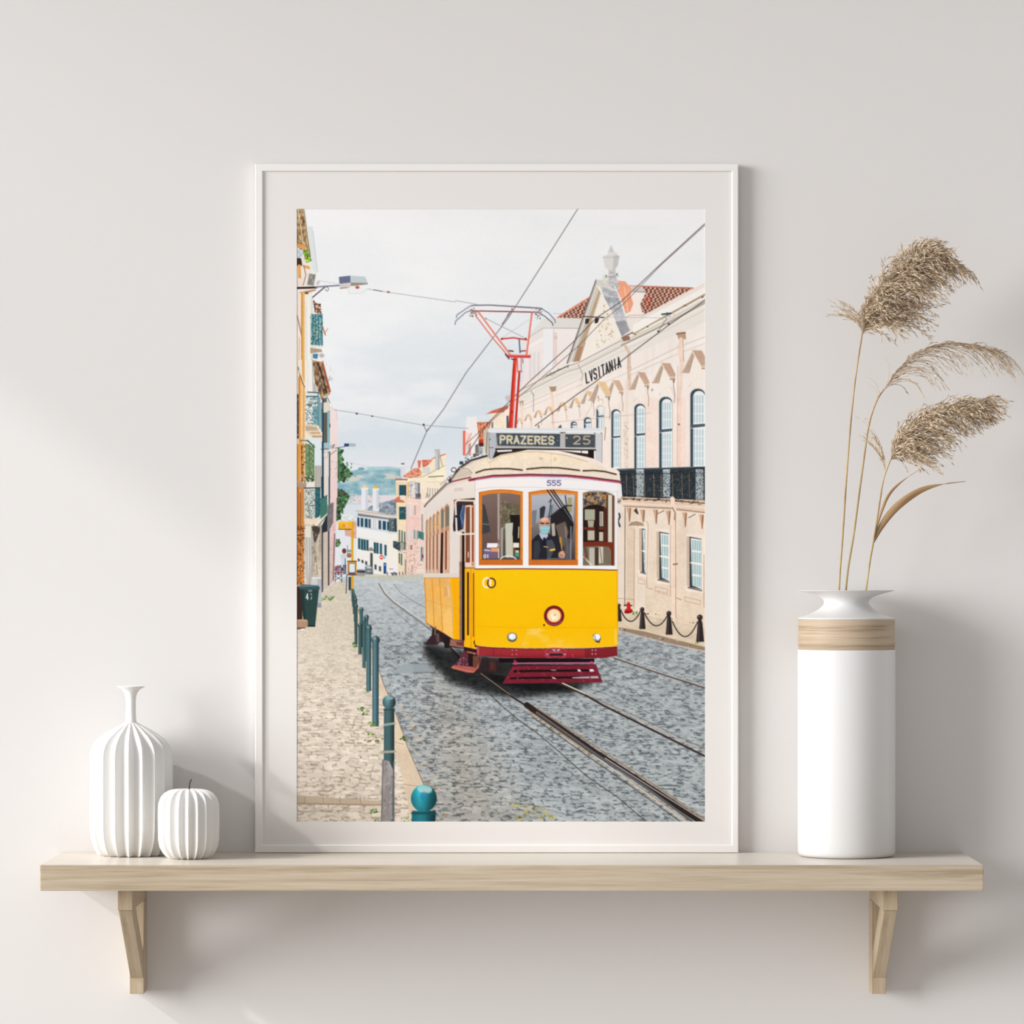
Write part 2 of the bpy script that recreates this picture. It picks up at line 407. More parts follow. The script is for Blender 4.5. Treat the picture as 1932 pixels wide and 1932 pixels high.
poly([(605, 905), (715, 890), (715, 1055), (605, 1050)], (72, 92, 98)); speck([(605, 905), (670, 895), (670, 1050), (605, 1050)], [(150, 150, 150), (60, 80, 84), (190, 184, 176)], 90, .6, 1.2, 8)
rect(680, 900, 715, 1055, (36, 70, 88))
poly([(215, 1000), (580, 1062), (600, 1080), (730, 1082), (730, 1600), (215, 1560)], ygrad([(990, (238, 239, 240)), (1070, (240, 236, 228))]))
poly([(600, 1078), (730, 1078), (730, 1600), (600, 1590)], (242, 236, 226))
for x, y in ((234, 1130), (268, 1140), (300, 1145), (334, 1150), (424, 1180), (455, 1185), (498, 1195), (553, 1210)):
    poly([(x, y), (x+28, y+5), (x+28, y+140), (x, y+130)], (40, 86, 98)); line([(x+30, y+8), (x+30, y+135)], 4, (196, 206, 208))
line([(232, 1115), (600, 1190)], 6, (222, 208, 196), .8)
poly([(355, 1262), (395, 1240), (425, 1270), (425, 1290), (355, 1285)], (150, 140, 126)); rect(380, 1310, 412, 1500, (112, 112, 104)); rect(392, 1320, 412, 1480, (50, 72, 72))
for x, y in ((434, 1450), (488, 1470), (320, 1410), (275, 1395), (230, 1380)): poly([(x, y), (x+25, y+5), (x+25, y+68-(434-min(x, 434))*.15), (x, y+60-(434-min(x, 434))*.15)], (62, 74, 84))
ell(520, 1365, 25, 25, (214, 44, 40)); rect(502, 1358, 540, 1372, (250, 240, 238)); ell(558, 1367, 11, 20, (140, 200, 214))
rect(545, 1432, 576, 1565, (24, 62, 130)); rect(552, 1448, 570, 1466, (90, 200, 220))
# chimneys
for x0, x1, y in ((275, 355, 540), (412, 485, 545)):
    rect(x0, y, x1, y+245, (229, 231, 236)); rect(x0+(x1-x0)*.62, y, x1, y+245, (205, 210, 220)); rect(x0-3, y-18, x1+3, y+3, (240, 238, 234))
poly([(282, 524), (300, 490), (335, 490), (348, 524)], (233, 205, 160)); poly([(415, 530), (430, 495), (465, 495), (480, 530)], (229, 178, 90))
poly([(405, 790), (490, 760), (490, 810), (420, 808)], (226, 228, 232))
rect(750, 262, 805, 385, (222, 218, 224)); rect(752, 240, 802, 264, (232, 232, 236)); rect(758, 222, 798, 236, (70, 92, 112))
# ------------------------------------------------------------------ houses down the street, right side
poly([(690, 430), (830, 425), (830, 1580), (720, 1580)], ygrad([(905, (238, 218, 182)), (1000, (242, 222, 188)), (1085, (236, 216, 190))]))
poly([(820, 410), (1100, 330), (1300, 250), (1300, 1590), (810, 1580)], ygrad([(895, (248, 236, 208)), (940, (244, 226, 208)), (990, (240, 212, 202)), (1085, (238, 216, 204))]))
poly([(820, 640), (990, 650), (990, 900), (960, 1100), (960, 1580), (820, 1580)], ygrad([(935, (240, 206, 198)), (1000, (236, 192, 184)), (1085, (236, 208, 196))]), .6)
poly([(800, 385), (940, 290), (1140, 180), (1180, 150), (1300, 110), (1300, 270), (1100, 350), (900, 410)], (245, 232, 204))
poly([(770, 385), (900, 290), (960, 280), (1010, 330), (1000, 370), (880, 405), (800, 395)], tex((200, 110, 84), (240, 178, 148), np.clip((fbm(3, 2, 2, 41)-.2)*2, 0, 1)))
poly([(955, 190), (1000, 188), (990, 275), (968, 290)], (226, 112, 84)); poly([(1010, 182), (1140, 182), (1080, 250), (1020, 275)], tex((196, 82, 60), (236, 140, 112), np.clip((fbm(2.2, 2.2, 2, 43)-.2)*2, 0, 1)))
poly([(1110, 180), (1170, 140), (1300, 105), (1300, 118), (1180, 160)], (222, 122, 92))
rect(1020, 270, 1110, 345, (206, 210, 216), .8)
rect(1168, 55, 1225, 300, (204, 204, 204)); rect(1200, 55, 1225, 300, (172, 174, 178)); rect(1164, 52, 1228, 84, (188, 188, 184))
line([(1230, 140), (1260, 260)], 5, (90, 84, 80)); line([(830, 395), (1010, 390), (1290, 250)], 6, (120, 108, 104), .7)
poly([(680, 410), (835, 412), (835, 432), (700, 432)], (168, 92, 78)); rect(700, 428, 830, 450, (244, 232, 214))
for x0, x1, y0, y1 in ((732, 820, 488, 615), (732, 815, 752, 905)):
    rect(x0, y0, x1, y1, (40, 76, 84))
    for x in np.linspace(x0+8, x1-8, 4): line([(x, y0), (x, y1)], 3, (90, 120, 124), .7)
line([(735, 840), (815, 770)], 3, (190, 200, 200), .7); line([(735, 800), (815, 830)], 3, (190, 200, 200), .7)
rect(830, 450, 858, 640, (240, 190, 130)); rect(860, 440, 905, 640, (226, 226, 230)); rect(870, 440, 880, 640, (170, 172, 180)); rect(925, 455, 985, 590, (188, 186, 190)); rect(960, 460, 985, 640, (120, 122, 134)); rect(930, 590, 995, 655, (70, 76, 90), .8); speck([(850, 440), (990, 440), (990, 650), (850, 650)], [(245, 240, 236), (150, 150, 156), (120, 120, 128)], 90, .6, 1.2, 12, .8)
poly([(670, 675), (700, 640), (740, 620), (760, 660), (800, 690), (690, 692)], (214, 120, 92)); line([(680, 690), (800, 696)], 8, (170, 96, 76)); rect(745, 612, 800, 665, (236, 226, 214))
for x, y0, y1 in ((728, 1030, 1170), (760, 1040, 1180), (792, 1055, 1270), (728, 1310, 1440), (754, 1320, 1460)): rect(x, y0, x+16, y1, (66, 104, 104))
poly([(660, 1165), (745, 1180), (745, 1290), (660, 1245)], (52, 66, 78)); speck([(660, 1165), (745, 1180), (745, 1290), (660, 1245)], [(190, 190, 190), (30, 40, 52)], 60, .5, 1, 13, .6)
line([(745, 1175), (815, 1195)], 6, (70, 80, 84)); rect(745, 1180, 815, 1280, (80, 96, 100), .45); poly([(720, 1285), (815, 1290), (790, 1318), (730, 1310)], (240, 232, 220)); line([(725, 1290), (815, 1310)], 6, (120, 100, 88), .8)
for x, y0, y1, c_ in ((838, 735, 860, (214, 214, 220)), (862, 735, 870, (226, 226, 230)), (915, 735, 850, (176, 160, 150)), (1002, 840, 1060, (150, 150, 150)), (842, 1020, 1150, (214, 220, 224)), (870, 1030, 1160, (206, 216, 220)), (910, 1030, 1140, (120, 146, 148)), (945, 1040, 1150, (120, 160, 160)), (996, 1240, 1410, (60, 110, 104)), (1026, 1240, 1420, (60, 100, 110)), (905, 1310, 1450, (214, 180, 160)), (870, 1210, 1270, (90, 70, 62)), (880, 1460, 1580, (180, 160, 150)), (800, 1390, 1580, (150, 130, 120))):
    rect(x, y0, x+20, y1, c_, .85)
poly([(965, 1040), (1042, 1070), (1042, 1165), (965, 1130)], (70, 124, 118)); speck([(965, 1040), (1042, 1070), (1042, 1165), (965, 1130)], [(40, 90, 92), (130, 160, 150)], 50, .6, 1.1, 14)
line([(820, 425), (822, 1580)], 5, (190, 160, 140), .6); line([(820, 700), (960, 720), (1040, 760)], 6, (250, 236, 220)); line([(830, 880), (1000, 900)], 5, (206, 170, 150), .6)
for kx in range(6):
    rect(1075+kx*30, 520+kx*2, 1084+kx*30, 640-kx*10, (150, 150, 148)); line([(1068+kx*30, 455), (1088+kx*30, 448)], 4, (170, 150, 120), .7)
line([(1090, 390), (1270, 378)], 9, (80, 66, 58)); rect(1010, 660, 1300, 700, (248, 236, 216), .8)
line([(1060, 640), (1070, 590)], 6, (90, 76, 68)); line([(1090, 640), (1095, 600)], 5, (90, 76, 68))
ell(1026, 1352, 14, 24, (190, 40, 60)); ell(1026, 1352, 8, 14, (50, 70, 150))
speck([(830, 1170), (1000, 1200), (1000, 1580), (830, 1580)], [(214, 184, 168), (250, 236, 224), (222, 176, 160), (180, 150, 136)], 120, .7, 2.2, 15, .7)
# cars
poly([(215, 1425), (270, 1420), (310, 1455), (325, 1500), (320, 1590), (200, 1590)], (232, 234, 238)); poly([(215, 1520), (320, 1520), (322, 1580), (300, 1600), (215, 1585)], (62, 66, 78)); rect(230, 1510, 300, 1525, (150, 154, 164))
poly([(318, 1480), (340, 1462), (385, 1462), (415, 1500), (418, 1560), (400, 1575), (320, 1572)], (112, 124, 138)); poly([(335, 1468), (380, 1468), (400, 1500), (340, 1500)], (190, 200, 208)); rect(345, 1525, 385, 1540, (196, 190, 160)); rect(330, 1555, 415, 1574, (44, 48, 56))
poly([(610, 1490), (640, 1462), (700, 1460), (715, 1500), (712, 1560), (615, 1550)], (236, 236, 240)); rect(612, 1500, 660, 1512, (214, 110, 110)); ell(675, 1575, 32, 30, (54, 56, 60)); ell(675, 1578, 18, 17, (150, 150, 154)); rect(625, 1552, 712, 1566, (110, 110, 116))
for x in (590, 738, 776): line([(x, 1545), (x, 1600)], 10, (74, 66, 64))
# ------------------------------------------------------------------ trees on the left of the street
def leaves(pts, seed, n):
    poly(pts, (56, 92, 62)); speck(pts, [(38, 66, 50), (84, 136, 84), (120, 168, 110), (60, 104, 68), (90, 90, 70), (46, 60, 50)], n, 1.2, 3.4, seed)
frame(550, 680, 7.43)
leaves([(640, 1250), (730, 1255), (720, 1300), (700, 1340), (740, 1400), (700, 1440), (760, 1500), (820, 1560), (855, 1600), (830, 1630), (770, 1640), (740, 1700), (700, 1690), (640, 1720)], 51, 420)
leaves([(640, 1800), (720, 1830), (800, 1880), (815, 1915), (780, 1990), (720, 2100), (730, 2160), (690, 2120), (640, 2200)], 52, 300)
speck([(640, 1250), (880, 1500), (870, 1660), (640, 1760)], [(60, 110, 76), (110, 160, 104)], 60, 1, 2.2, 53)
frame(550, 900, 6.036)
leaves([(510, 380), (560, 420), (570, 470), (530, 500), (510, 510)], 54, 60); leaves([(505, 705), (550, 720), (560, 760), (530, 790), (505, 800)], 55, 70)

# ------------------------------------------------------------------ building on the right
frame(840, 540, 6.038)
poly([(930, 610), (1130, 470), (1700, 470), (1700, 900), (860, 1190), (905, 1010)], ygrad([(610, (243, 236, 234)), (740, (243, 226, 222))]))
poly([(880, 655), (1130, 470), (1160, 480), (1160, 560), (930, 690)], (236, 228, 224)); poly([(930, 690), (1160, 560), (1160, 600), (940, 720)], (246, 240, 236))
rect(1120, 490, 1235, 960, (240, 238, 240)); line([(1238, 490), (1232, 950)], 8, (214, 206, 202))
rect(1240, 530, 1275, 900, (228, 208, 200), .8); rect(1232, 575, 1280, 605, (216, 194, 186))
for x in (965, 1010, 1058): poly([(x, 770), (x+24, 735), (x+24, 1060-(x-965)*.4), (x, 1070-(x-965)*.4)], (226, 224, 226)); line([(x, 770), (x, 1060)], 5, (206, 206, 200))
poly([(1110, 380), (1290, 365), (1700, 370), (1700, 470), (1130, 470), (960, 590), (960, 560)], (228, 226, 222)); line([(960, 585), (1120, 480), (1570, 484)], 7, (180, 176, 172))
poly([(1285, 362), (1480, 240), (1580, 175), (1580, 372)], tex((190, 82, 58), (240, 176, 150), np.clip((fbm(3.2, 3.2, 2, 61)-.25)*2.1, 0, 1)))
line([(1285, 360), (1580, 172)], 16, (228, 132, 108))
poly([(460, 1465), (540, 1420), (720, 1360), (720, 1400), (670, 1440), (500, 1455)], (206, 110, 86)); poly([(520, 1455), (680, 1440), (690, 1640), (520, 1620)], (246, 228, 206)); poly([(680, 1420), (760, 1380), (760, 1640), (680, 1640)], (248, 236, 222)); rect(700, 1480, 725, 1620, (84, 96, 104)); rect(530, 1550, 550, 1620, (120, 126, 130))
poly([(680, 1265), (740, 1240), (740, 1320), (700, 1310)], (200, 196, 194))
poly([(250, 1490), (360, 1490), (390, 1640), (380, 1932), (210, 1932)], (240, 236, 234)); poly([(215, 1640), (300, 1700), (300, 1932), (205, 1932)], (244, 214, 206)); rect(205, 1650, 232, 1932, (226, 108, 92)); line([(232, 1820), (300, 1680)], 12, (232, 150, 136)); rect(268, 1800, 285, 1932, (150, 170, 180)); rect(285, 1790, 296, 1932, (232, 140, 126))
poly([(365, 1550), (525, 1550), (500, 1640), (440, 1790), (390, 1790)], tex((190, 90, 60), (240, 190, 150), np.clip((fbm(2.4, 3, 2, 63)-.25)*2.1, 0, 1)))
for kx in range(5): line([(375+kx*35, 1555), (392+kx*14, 1780)], 5, (170, 80, 52), .7)
rect(385, 1750, 435, 1790, (206, 50, 36)); rect(385, 1785, 440, 1830, (70, 44, 40))
# main facade
frame(0, 0)
poly([(978, 737), (1330, 540), (1330, 1215), (1160, 1190), (1160, 900), (978, 900)], ygrad([(560, (243, 236, 229)), (700, (246, 236, 229)), (850, (247, 232, 222)), (950, (240, 224, 209)), (1100, (234, 216, 196)), (1200, (232, 212, 188))]))
dirt = np.clip((fbm(26, 60, 5, 71)-.5)*3, 0, 1)*.35
poly([(1160, 930), (1330, 950), (1330, 1215), (1160, 1190)], (206, 178, 152), dirt)
poly([(978, 737), (1330, 540), (1330, 930), (978, 900)], (214, 196, 180), np.clip((fbm(7, 60, 4, 72)-.5)*3, 0, 1)*.2)
poly([(978, 737), (1330, 540), (1330, 930), (978, 900)], (252, 246, 242), np.clip((fbm(40, 50, 3, 74)-.5)*3, 0, 1)*.5)
frame(1040, 440, 6.44)
# entablature band
poly([(-400, 1920), (190, 1590), (330, 1575), (850, 1260), (950, 1250), (1880, 760), (1880, 1080), (950, 1500), (380, 1740), (-400, 2100)], (236, 230, 222))
for dx, w_, c_ in ((0, 16, (120, 100, 86)), (26, 9, (250, 246, 240)), (56, 9, (196, 184, 172)), (90, 22, (168, 154, 140)), (120, 9, (250, 246, 242)), (165, 7, (212, 198, 184))):
    line([(860, 1275+dx), (1400, 1010+dx*1.05), (1880, 745+dx*1.1)], w_, c_, .9)
    line([(-400, 1925+dx*.7), (190, 1625+dx*.7), (330, 1580+dx*.75), (870, 1300+dx*.8)], w_*.7, mix(c_, (225, 215, 205), .45), .85)
line([(1000, 1225), (1500, 945), (1880, 735)], 26, (176, 150, 112), .9); speck([(980, 1220), (1880, 720), (1880, 790), (980, 1260)], [(96, 80, 62), (214, 190, 150), (60, 52, 46)], 230, .6, 1.3, 72, 1.4)
line([(-60, 1740), (215, 1610)], 9, (70, 64, 58)); speck([(-100, 1740), (215, 1595), (215, 1640), (-100, 1800)], [(60, 56, 52), (190, 180, 170)], 120, .5, 1.1, 73)
# parapet
poly([(980, 1080), (1200, 960), (1880, 600), (1880, 730), (1010, 1215), (960, 1180)], (248, 243, 238)); line([(980, 1085), (1880, 612)], 12, (232, 208, 188)); line([(990, 1105), (1880, 640)], 6, (206, 182, 164), .8)
poly([(870, 1060), (930, 1000), (1130, 1000), (1000, 1090), (990, 1200), (950, 1200)], (240, 230, 222)); line([(890, 1050), (950, 1000), (1130, 1000)], 7, (206, 170, 150))
# tiled roof, coral wall
til = tex((86, 44, 38), (240, 196, 172), np.clip(.5+.75*np.sin((Xg*1.15+Yg*.55)/1.55+np.sin(Yg*.8))*np.cos((Yg-Xg*.12)/1.25), 0, 1))
poly([(1090, 648), (1730, 672), (1140, 990), (1105, 960), (1080, 870), (1150, 730)], til); line([(1090, 650), (1720, 672)], 16, (196, 120, 100)); speck([(1130, 760), (1300, 760), (1200, 950), (1110, 960)], [(206, 60, 40), (214, 80, 56)], 14, 1, 2.2, 74, 1.2)
poly([(930, 640), (1090, 640), (1150, 720), (1140, 745), (1010, 720), (960, 690)], (214, 206, 202)); line([(930, 642), (1110, 648)], 9, (224, 146, 124)); line([(985, 712), (1140, 716)], 9, (190, 140, 122))
poly([(960, 720), (1130, 735), (1080, 870), (1110, 985), (920, 1000), (1000, 880), (985, 800)], (249, 235, 229))
poly([(820, 585), (900, 590), (980, 690), (965, 760), (1000, 860), (960, 960), (905, 980), (850, 800), (800, 690)], (242, 166, 132)); line([(890, 660), (935, 960)], 9, (252, 214, 190))
# left roof piece
poly([(80, 1030), (440, 800), (470, 780), (400, 1040)], til); line([(80, 1030), (465, 785)], 16, (234, 142, 116)); poly([(0, 1035), (390, 1040), (340, 1150), (0, 1150)], (226, 222, 216)); line([(0, 1155), (340, 1160)], 9, (186, 174, 166))
# pediment
poly([(545, 570), (640, 640), (960, 1200), (850, 1270), (330, 1575), (190, 1585)], (246, 238, 228))
poly([(545, 570), (585, 640), (280, 1560), (190, 1588), (190, 1570)], (200, 194, 186)); line([(545, 575), (195, 1585)], 12, (104, 94, 88)); line([(565, 620), (235, 1570)], 9, (246, 242, 236))
poly([(585, 670), (610, 740), (400, 1400), (350, 1560), (270, 1570)], (190, 164, 138)); line([(600, 750), (420, 1330)], 10, (238, 226, 210)); poly([(330, 1380), (390, 1380), (340, 1560), (270, 1570)], (176, 132, 106), .8)
poly([(600, 650), (800, 710), (880, 960), (960, 1190), (860, 1260), (760, 1010), (700, 900), (640, 780)], tex((150, 154, 162), (214, 212, 214), np.clip((fbm(9, 9, 3, 75)-.2)*1.8, 0, 1)))
line([(560, 640), (760, 1020)], 10, (250, 248, 244)); line([(700, 770), (860, 790)], 8, (226, 226, 230)); line([(740, 1000), (890, 1010)], 8, (206, 206, 210))
poly([(545, 570), (700, 575), (760, 690), (600, 655)], (216, 212, 208)); poly([(780, 1080), (900, 1070), (950, 1190), (860, 1260)], (150, 150, 156), .8)
speck([(640, 860), (700, 940), (770, 1300), (540, 1420), (590, 1080)], [(196, 166, 120), (236, 222, 196), (214, 190, 150), (250, 244, 236)], 260, .7, 1.7, 76)
# urn
poly([(700, 440), (780, 440), (800, 560), (840, 680), (760, 690), (700, 640), (690, 560)], (206, 204, 204)); poly([(630, 300), (640, 280), (690, 265), (800, 262), (830, 280), (810, 400), (770, 450), (690, 450), (650, 410)], (224, 220, 216)); poly([(760, 270), (830, 280), (810, 400), (770, 450), (750, 450)], (200, 198, 198)); poly([(730, 148), (770, 240), (690, 240)], (206, 208, 210)); rect(688, 236, 800, 262, (226, 222, 218)); line([(630, 300), (830, 295)], 6, (176, 172, 168))
for y in (480, 520, 560, 600, 640): speck([(700, y), (820, y), (830, y+30), (700, y+30)], [(160, 160, 164), (240, 238, 234), (130, 130, 130)], 14, .8, 1.8, y)
ell(650, 560, 22, 60, (228, 222, 214)); ell(672, 530, 9, 20, (92, 150, 70))
# downpipe
line([(900, 1370), (950, 1460), (955, 1900)], 34, (226, 198, 180)); line([(930, 1480), (935, 1900)], 6, (190, 150, 130)); rect(920, 1620, 975, 1660, (222, 190, 170))
poly([(850, 1270), (950, 1250), (960, 1300), (880, 1320)], (150, 116, 92)); line([(330, 1600), (385, 1720), (370, 1800)], 10, (190, 166, 148))
poly([(1520, 1215), (1630, 1200), (1640, 1290), (1550, 1300)], (190, 156, 132)); line([(1520, 1230), (1630, 1215)], 10, (110, 80, 64)); line([(1580, 1290), (1560, 1380), (1590, 1560), (1570, 1900)], 40, (240, 214, 198)); line([(1600, 1300), (1610, 1560)], 7, (176, 140, 120))
line([(950, 1680), (1560, 1380), (1880, 1260)], 8, (206, 186, 168), .9); line([(950, 1700), (1560, 1420), (1880, 1300)], 5, (250, 244, 238)); line([(960, 1730), (1540, 1470), (1880, 1340)], 6, (198, 178, 160), .8)
line([(380, 1930), (950, 1690)], 6, (206, 188, 172), .8); line([(300, 1870), (380, 1840)], 6, (206, 188, 172), .8)
text('LVSITANIA', (418, 1706), (29, -14), (14, 122), 14.5, (38, 38, 44), .66)
frame(960, 640, 5.084)
line([(110, 650), (720, 370)], 6, (206, 188, 172), .8); line([(110, 690), (700, 440)], 5, (210, 192, 176), .7)
line([(400, 465), (425, 600), (430, 860)], 26, (244, 218, 200)); poly([(390, 460), (460, 455), (450, 500), (410, 510)], (176, 144, 120)); poly([(100, 600), (145, 590), (140, 640), (115, 640)], (186, 154, 130)); line([(125, 620), (130, 860)], 16, (240, 216, 200)); line([(240, 530), (238, 700)], 5, (150, 130, 116)); line([(215, 500), (240, 540)], 6, (150, 130, 116))
rect(1115, 400, 1150, 1240, (238, 220, 206), .7); speck([(1105, 800), (1145, 800), (1145, 1240), (1105, 1240)], [(190, 176, 160), (226, 210, 196)], 160, .6, 1.5, 77, .7)
rect(1310, 560, 1430, 1235, (250, 222, 208), .6); rect(1610, 560, 1700, 1235, (250, 222, 208), .55); line([(1650, 0), (1655, 60), (1640, 120), (1655, 230), (1640, 560), (1635, 1220)], 30, (246, 216, 198)); line([(1622, 260), (1615, 1220)], 5, (206, 170, 150))
ell(1632, 820, 10, 8, (110, 84, 72)); ell(1375, 490, 10, 14, (200, 170, 150))
def arch(x0, x1, top, bot, dw, seed):
    """dark timber frame, white sash with pale panes"""
    w = x1-x0; h = w*.42
    def sh(a, b, t, hh, B): return [(a, B), (a, t+hh*1.05)]+[(a+(b-a)*(.5-.5*np.cos(q)), t+hh*1.05-hh*1.05*np.sin(q)*1.0) for q in np.linspace(.15, 3.0, 12)]+[(b, t+hh), (b, B)]
    poly(sh(x0-9, x1+14, top-12, h+8, bot), (238, 226, 214)); poly(sh(x0, x1+1, top, h, bot), (56, 74, 88))
    poly(sh(x0+dw, x1, top+dw*.8, h*.9, bot), (240, 241, 240))
    n = 2 if w < 85 else (3 if w < 115 else 4)
    mid = top+(bot-top)*.47
    inx = x0+dw+w*.06; iw = (x1-inx)/n
    for i in range(n):
        for (ya, yb, r_) in ((top+dw+h*.65, mid-w*.12, 3), (mid+w*.28, bot-4, 5)):
            for j in range(r_):
                a_ = ya+(yb-ya)*j/r_; b_ = ya+(yb-ya)*(j+.86)/r_
                rect(inx+iw*(i+.08), a_, inx+iw*(i+.34), b_, (176, 208, 216)); rect(inx+iw*(i+.34), a_, inx+iw*(i+.8), b_, (224, 234, 238))
                line([(inx+iw*(i+.08), a_), (inx+iw*(i+.08), b_)], 3.2, (112, 140, 154), .8)
    poly([(x0, mid-w*.04), (x1, mid-w*.12), (x1, mid+w*.08), (x0, mid+w*.2)], (74, 92, 106)); line([(x0+6, mid+w*.2), (x1, mid+w*.1)], 5, (236, 236, 234))
arch(1742, 1882, 478, 1226, 26, 1); arch(1443, 1566, 556, 1235, 24, 2); arch(1205, 1308, 622, 1245, 20, 3); arch(985, 1070, 676, 1235, 18, 4); arch(842, 914, 635, 862, 16, 5); arch(722, 790, 752, 862, 16, 6); arch(597, 652, 792, 862, 14, 7)
poly([(470, 855), (500, 820), (510, 855)], (70, 84, 96)); rect(280, 826, 296, 858, (120, 90, 80), .7)
line([(1440, 545), (1500, 470), (1560, 470), (1590, 560)], 5, (214, 198, 184)); line([(1725, 460), (1780, 390), (1850, 380)], 5, (214, 198, 184)); line([(1200, 600), (1240, 550), (1290, 545)], 5, (220, 204, 190))
def hood(ax, ay, s, lit=(204, 168, 146)):
    f = lambda x, y: (ax+x*s, ay+y*s)
    poly([f(-5, 8), f(12, 40), f(-20, 160), f(-40, 195), f(-92, 192)], (192, 166, 146)); line([f(-2, 8), f(-92, 190)], 9*s, (228, 212, 198)); line([f(14, 40), f(-30, 192)], 6*s, (130, 108, 92)); line([f(-92, 186), f(-38, 190)], 12*s, (196, 176, 160))
    poly([f(12, 40), f(70, 145), f(70, 260), f(40, 330), f(-30, 260), f(-30, 192)], (248, 238, 228), .8)
    poly([f(-10, -2), f(78, 2), f(130, 110), f(124, 140), f(76, 142), f(70, 130)], lit); line([f(-10, -2), f(72, 138)], 9*s, (240, 226, 212)); poly([f(72, 132), f(128, 122), f(126, 152), f(78, 156)], (222, 198, 178)); line([f(78, 158), f(126, 154)], 6*s, (120, 96, 82))
    line([f(112, 155), f(110, 230), f(124, 300), f(118, 380)], 7*s, (170, 140, 122)); ell(ax+112*s, ay+172*s, 9*s, 20*s, (150, 118, 98))
hood(1765, 110, 1.12); hood(1470, 232, 1.0); hood(1238, 320, .86); hood(1000, 396, .78, (212, 178, 150)); hood(745, 502, .62, (226, 190, 150)); hood(855, 410, .95, (232, 198, 156))
for x, y, s in ((622, 566, .5), (500, 606, .46), (372, 648, .43), (272, 684, .38), (178, 720, .34), (95, 760, .3)): hood(x, y, s, (232, 196, 152))
line([(740, 740), (790, 650), (800, 560)], 6, (190, 170, 150), .6); speck([(800, 480), (900, 560), (940, 700), (900, 640), (830, 580)], [(150, 124, 104), (236, 222, 206)], 60, .7, 1.5, 78)
line([(930, 850), (920, 970)], 10, (176, 150, 120), .9)
# balcony
poly([(1040, 1255), (1882, 1226), (1882, 1250), (1062, 1275)], (70, 84, 92)); 
poly([(1062, 1262), (1882, 1232), (1882, 1585), (1090, 1520)], (50, 58, 64))
for x0, x1 in ((1222, 1296), (1478, 1548), (1792, 1868)): poly([(x0, 1252), (x1, 1250), (x1, 1560), (x0, 1545)], (196, 206, 210))
BP = [(1070, 1275), (1882, 1245), (1882, 1570), (1096, 1515)]
speck(BP, [(28, 38, 46), (40, 52, 62), (24, 30, 36)], 1500, .5, 1.2, 79, .8); speck(BP, [(176, 164, 140), (206, 206, 200), (190, 150, 96), (120, 130, 134)], 620, .35, .9, 80, .8)
for x in list(range(1075, 1880, 15)): line([(x, 1268), (x+5, 1540)], 3.2, (30, 38, 46), .7)
for x in (1130, 1195, 1300, 1390, 1460, 1570, 1660, 1730): line([(x, 1290), (x+4, 1530)], 4, (196, 160, 110), .8)
line([(1040, 1250), (1882, 1228)], 8, (66, 82, 92)); line([(1062, 1300), (1882, 1285)], 4, (20, 28, 34)); line([(1090, 1500), (1882, 1545)], 5, (24, 30, 36))
frame(1140, 880, 5.365)
poly([(190, 310), (1022, 345), (1022, 480), (190, 405)], (226, 202, 180)); line([(190, 328), (640, 345), (1022, 375)], 14, (120, 90, 72)); speck([(190, 318), (1022, 350), (1022, 390), (190, 345)], [(80, 60, 50), (214, 180, 150), (60, 46, 40)], 150, .6, 1.5, 81, 1.8); line([(190, 375), (1022, 420)], 16, (240, 220, 202)); line([(190, 405), (640, 425), (1022, 470)], 9, (150, 116, 94))
for x, y in ((250, 420), (390, 440), (520, 440), (650, 450), (815, 470), (985, 490)):
    poly([(x-35, y), (x+25, y), (x+22, y+60), (x+8, y+140), (x-6, y+140), (x-20, y+60)], (206, 168, 138)); line([(x+14, y+10), (x+6, y+140)], 12, (140, 98, 76)); line([(x-30, y+4), (x-14, y+70), (x, y+138)], 7, (246, 228, 210))
line([(545, 480), (605, 450)], 7, (90, 70, 60)); line([(855, 522), (920, 486)], 7, (90, 70, 60)); poly([(300, 450), (328, 420), (350, 490), (328, 482)], (70, 58, 54))
poly([(235, 605), (270, 565), (330, 555), (390, 575), (412, 620), (412, 640), (330, 600), (290, 600)], (176, 148, 122)); line([(232, 600), (270, 560), (330, 548), (395, 570), (420, 620)], 10, (244, 230, 214))
poly([(228, 615), (310, 625), (305, 1420), (225, 1400)], (226, 204, 182)); line([(212, 420), (208, 1400)], 7, (100, 80, 70)); line([(306, 640), (302, 1440)], 6, (170, 136, 112), .8); rect(150, 400, 205, 1340, (236, 222, 208), .7)
line([(152, 480), (160, 510), (142, 560), (160, 610)], 16, (40, 40, 46)); line([(140, 1335), (300, 1350)], 5, (170, 140, 118))
def low(x0, x1, top, bot, sl, vis):
    poly([(x0-30, top-28), (x1+30, top-20), (x1+30, bot+60), (x0-30, bot+40)], (244, 230, 216)); poly([(x0, top), (x1, top+sl), (x1, bot+sl*.8), (x0, bot)], (58, 58, 66))
    poly([(x0-26, top-2), (x0+4, top-2), (x0+4, bot+4), (x0-26, bot-20)], (206, 184, 162)); poly([(x0+vis, top+14), (x1, top+sl+8), (x1, bot+sl*.7), (x0+vis+14, bot-16)], (240, 240, 236))
    n = 4 if x1-x0 > 110 else (3 if x1-x0 > 80 else 1); iw = (x1-x0-vis-14)/n
    for i in range(n):
        for j in range(4):
            xa = x0+vis+12+iw*i; h = (bot-top-60)/4; ya = top+28+j*(h+8)+sl*(.3+.5*i/n)
            rect(xa+iw*.12, ya, xa+iw*.85, ya+h*.9, (132, 168, 174)); rect(xa+iw*.45, ya, xa+iw*.85, ya+h*.9, (198, 218, 220))
    m_ = (top+bot)/2+8; line([(x0+vis, m_), (x1, m_+sl*.9)], 14, (244, 242, 236))
    line([(x0-10, bot+4), (x1, bot+sl+10)], 14, (110, 104, 102))
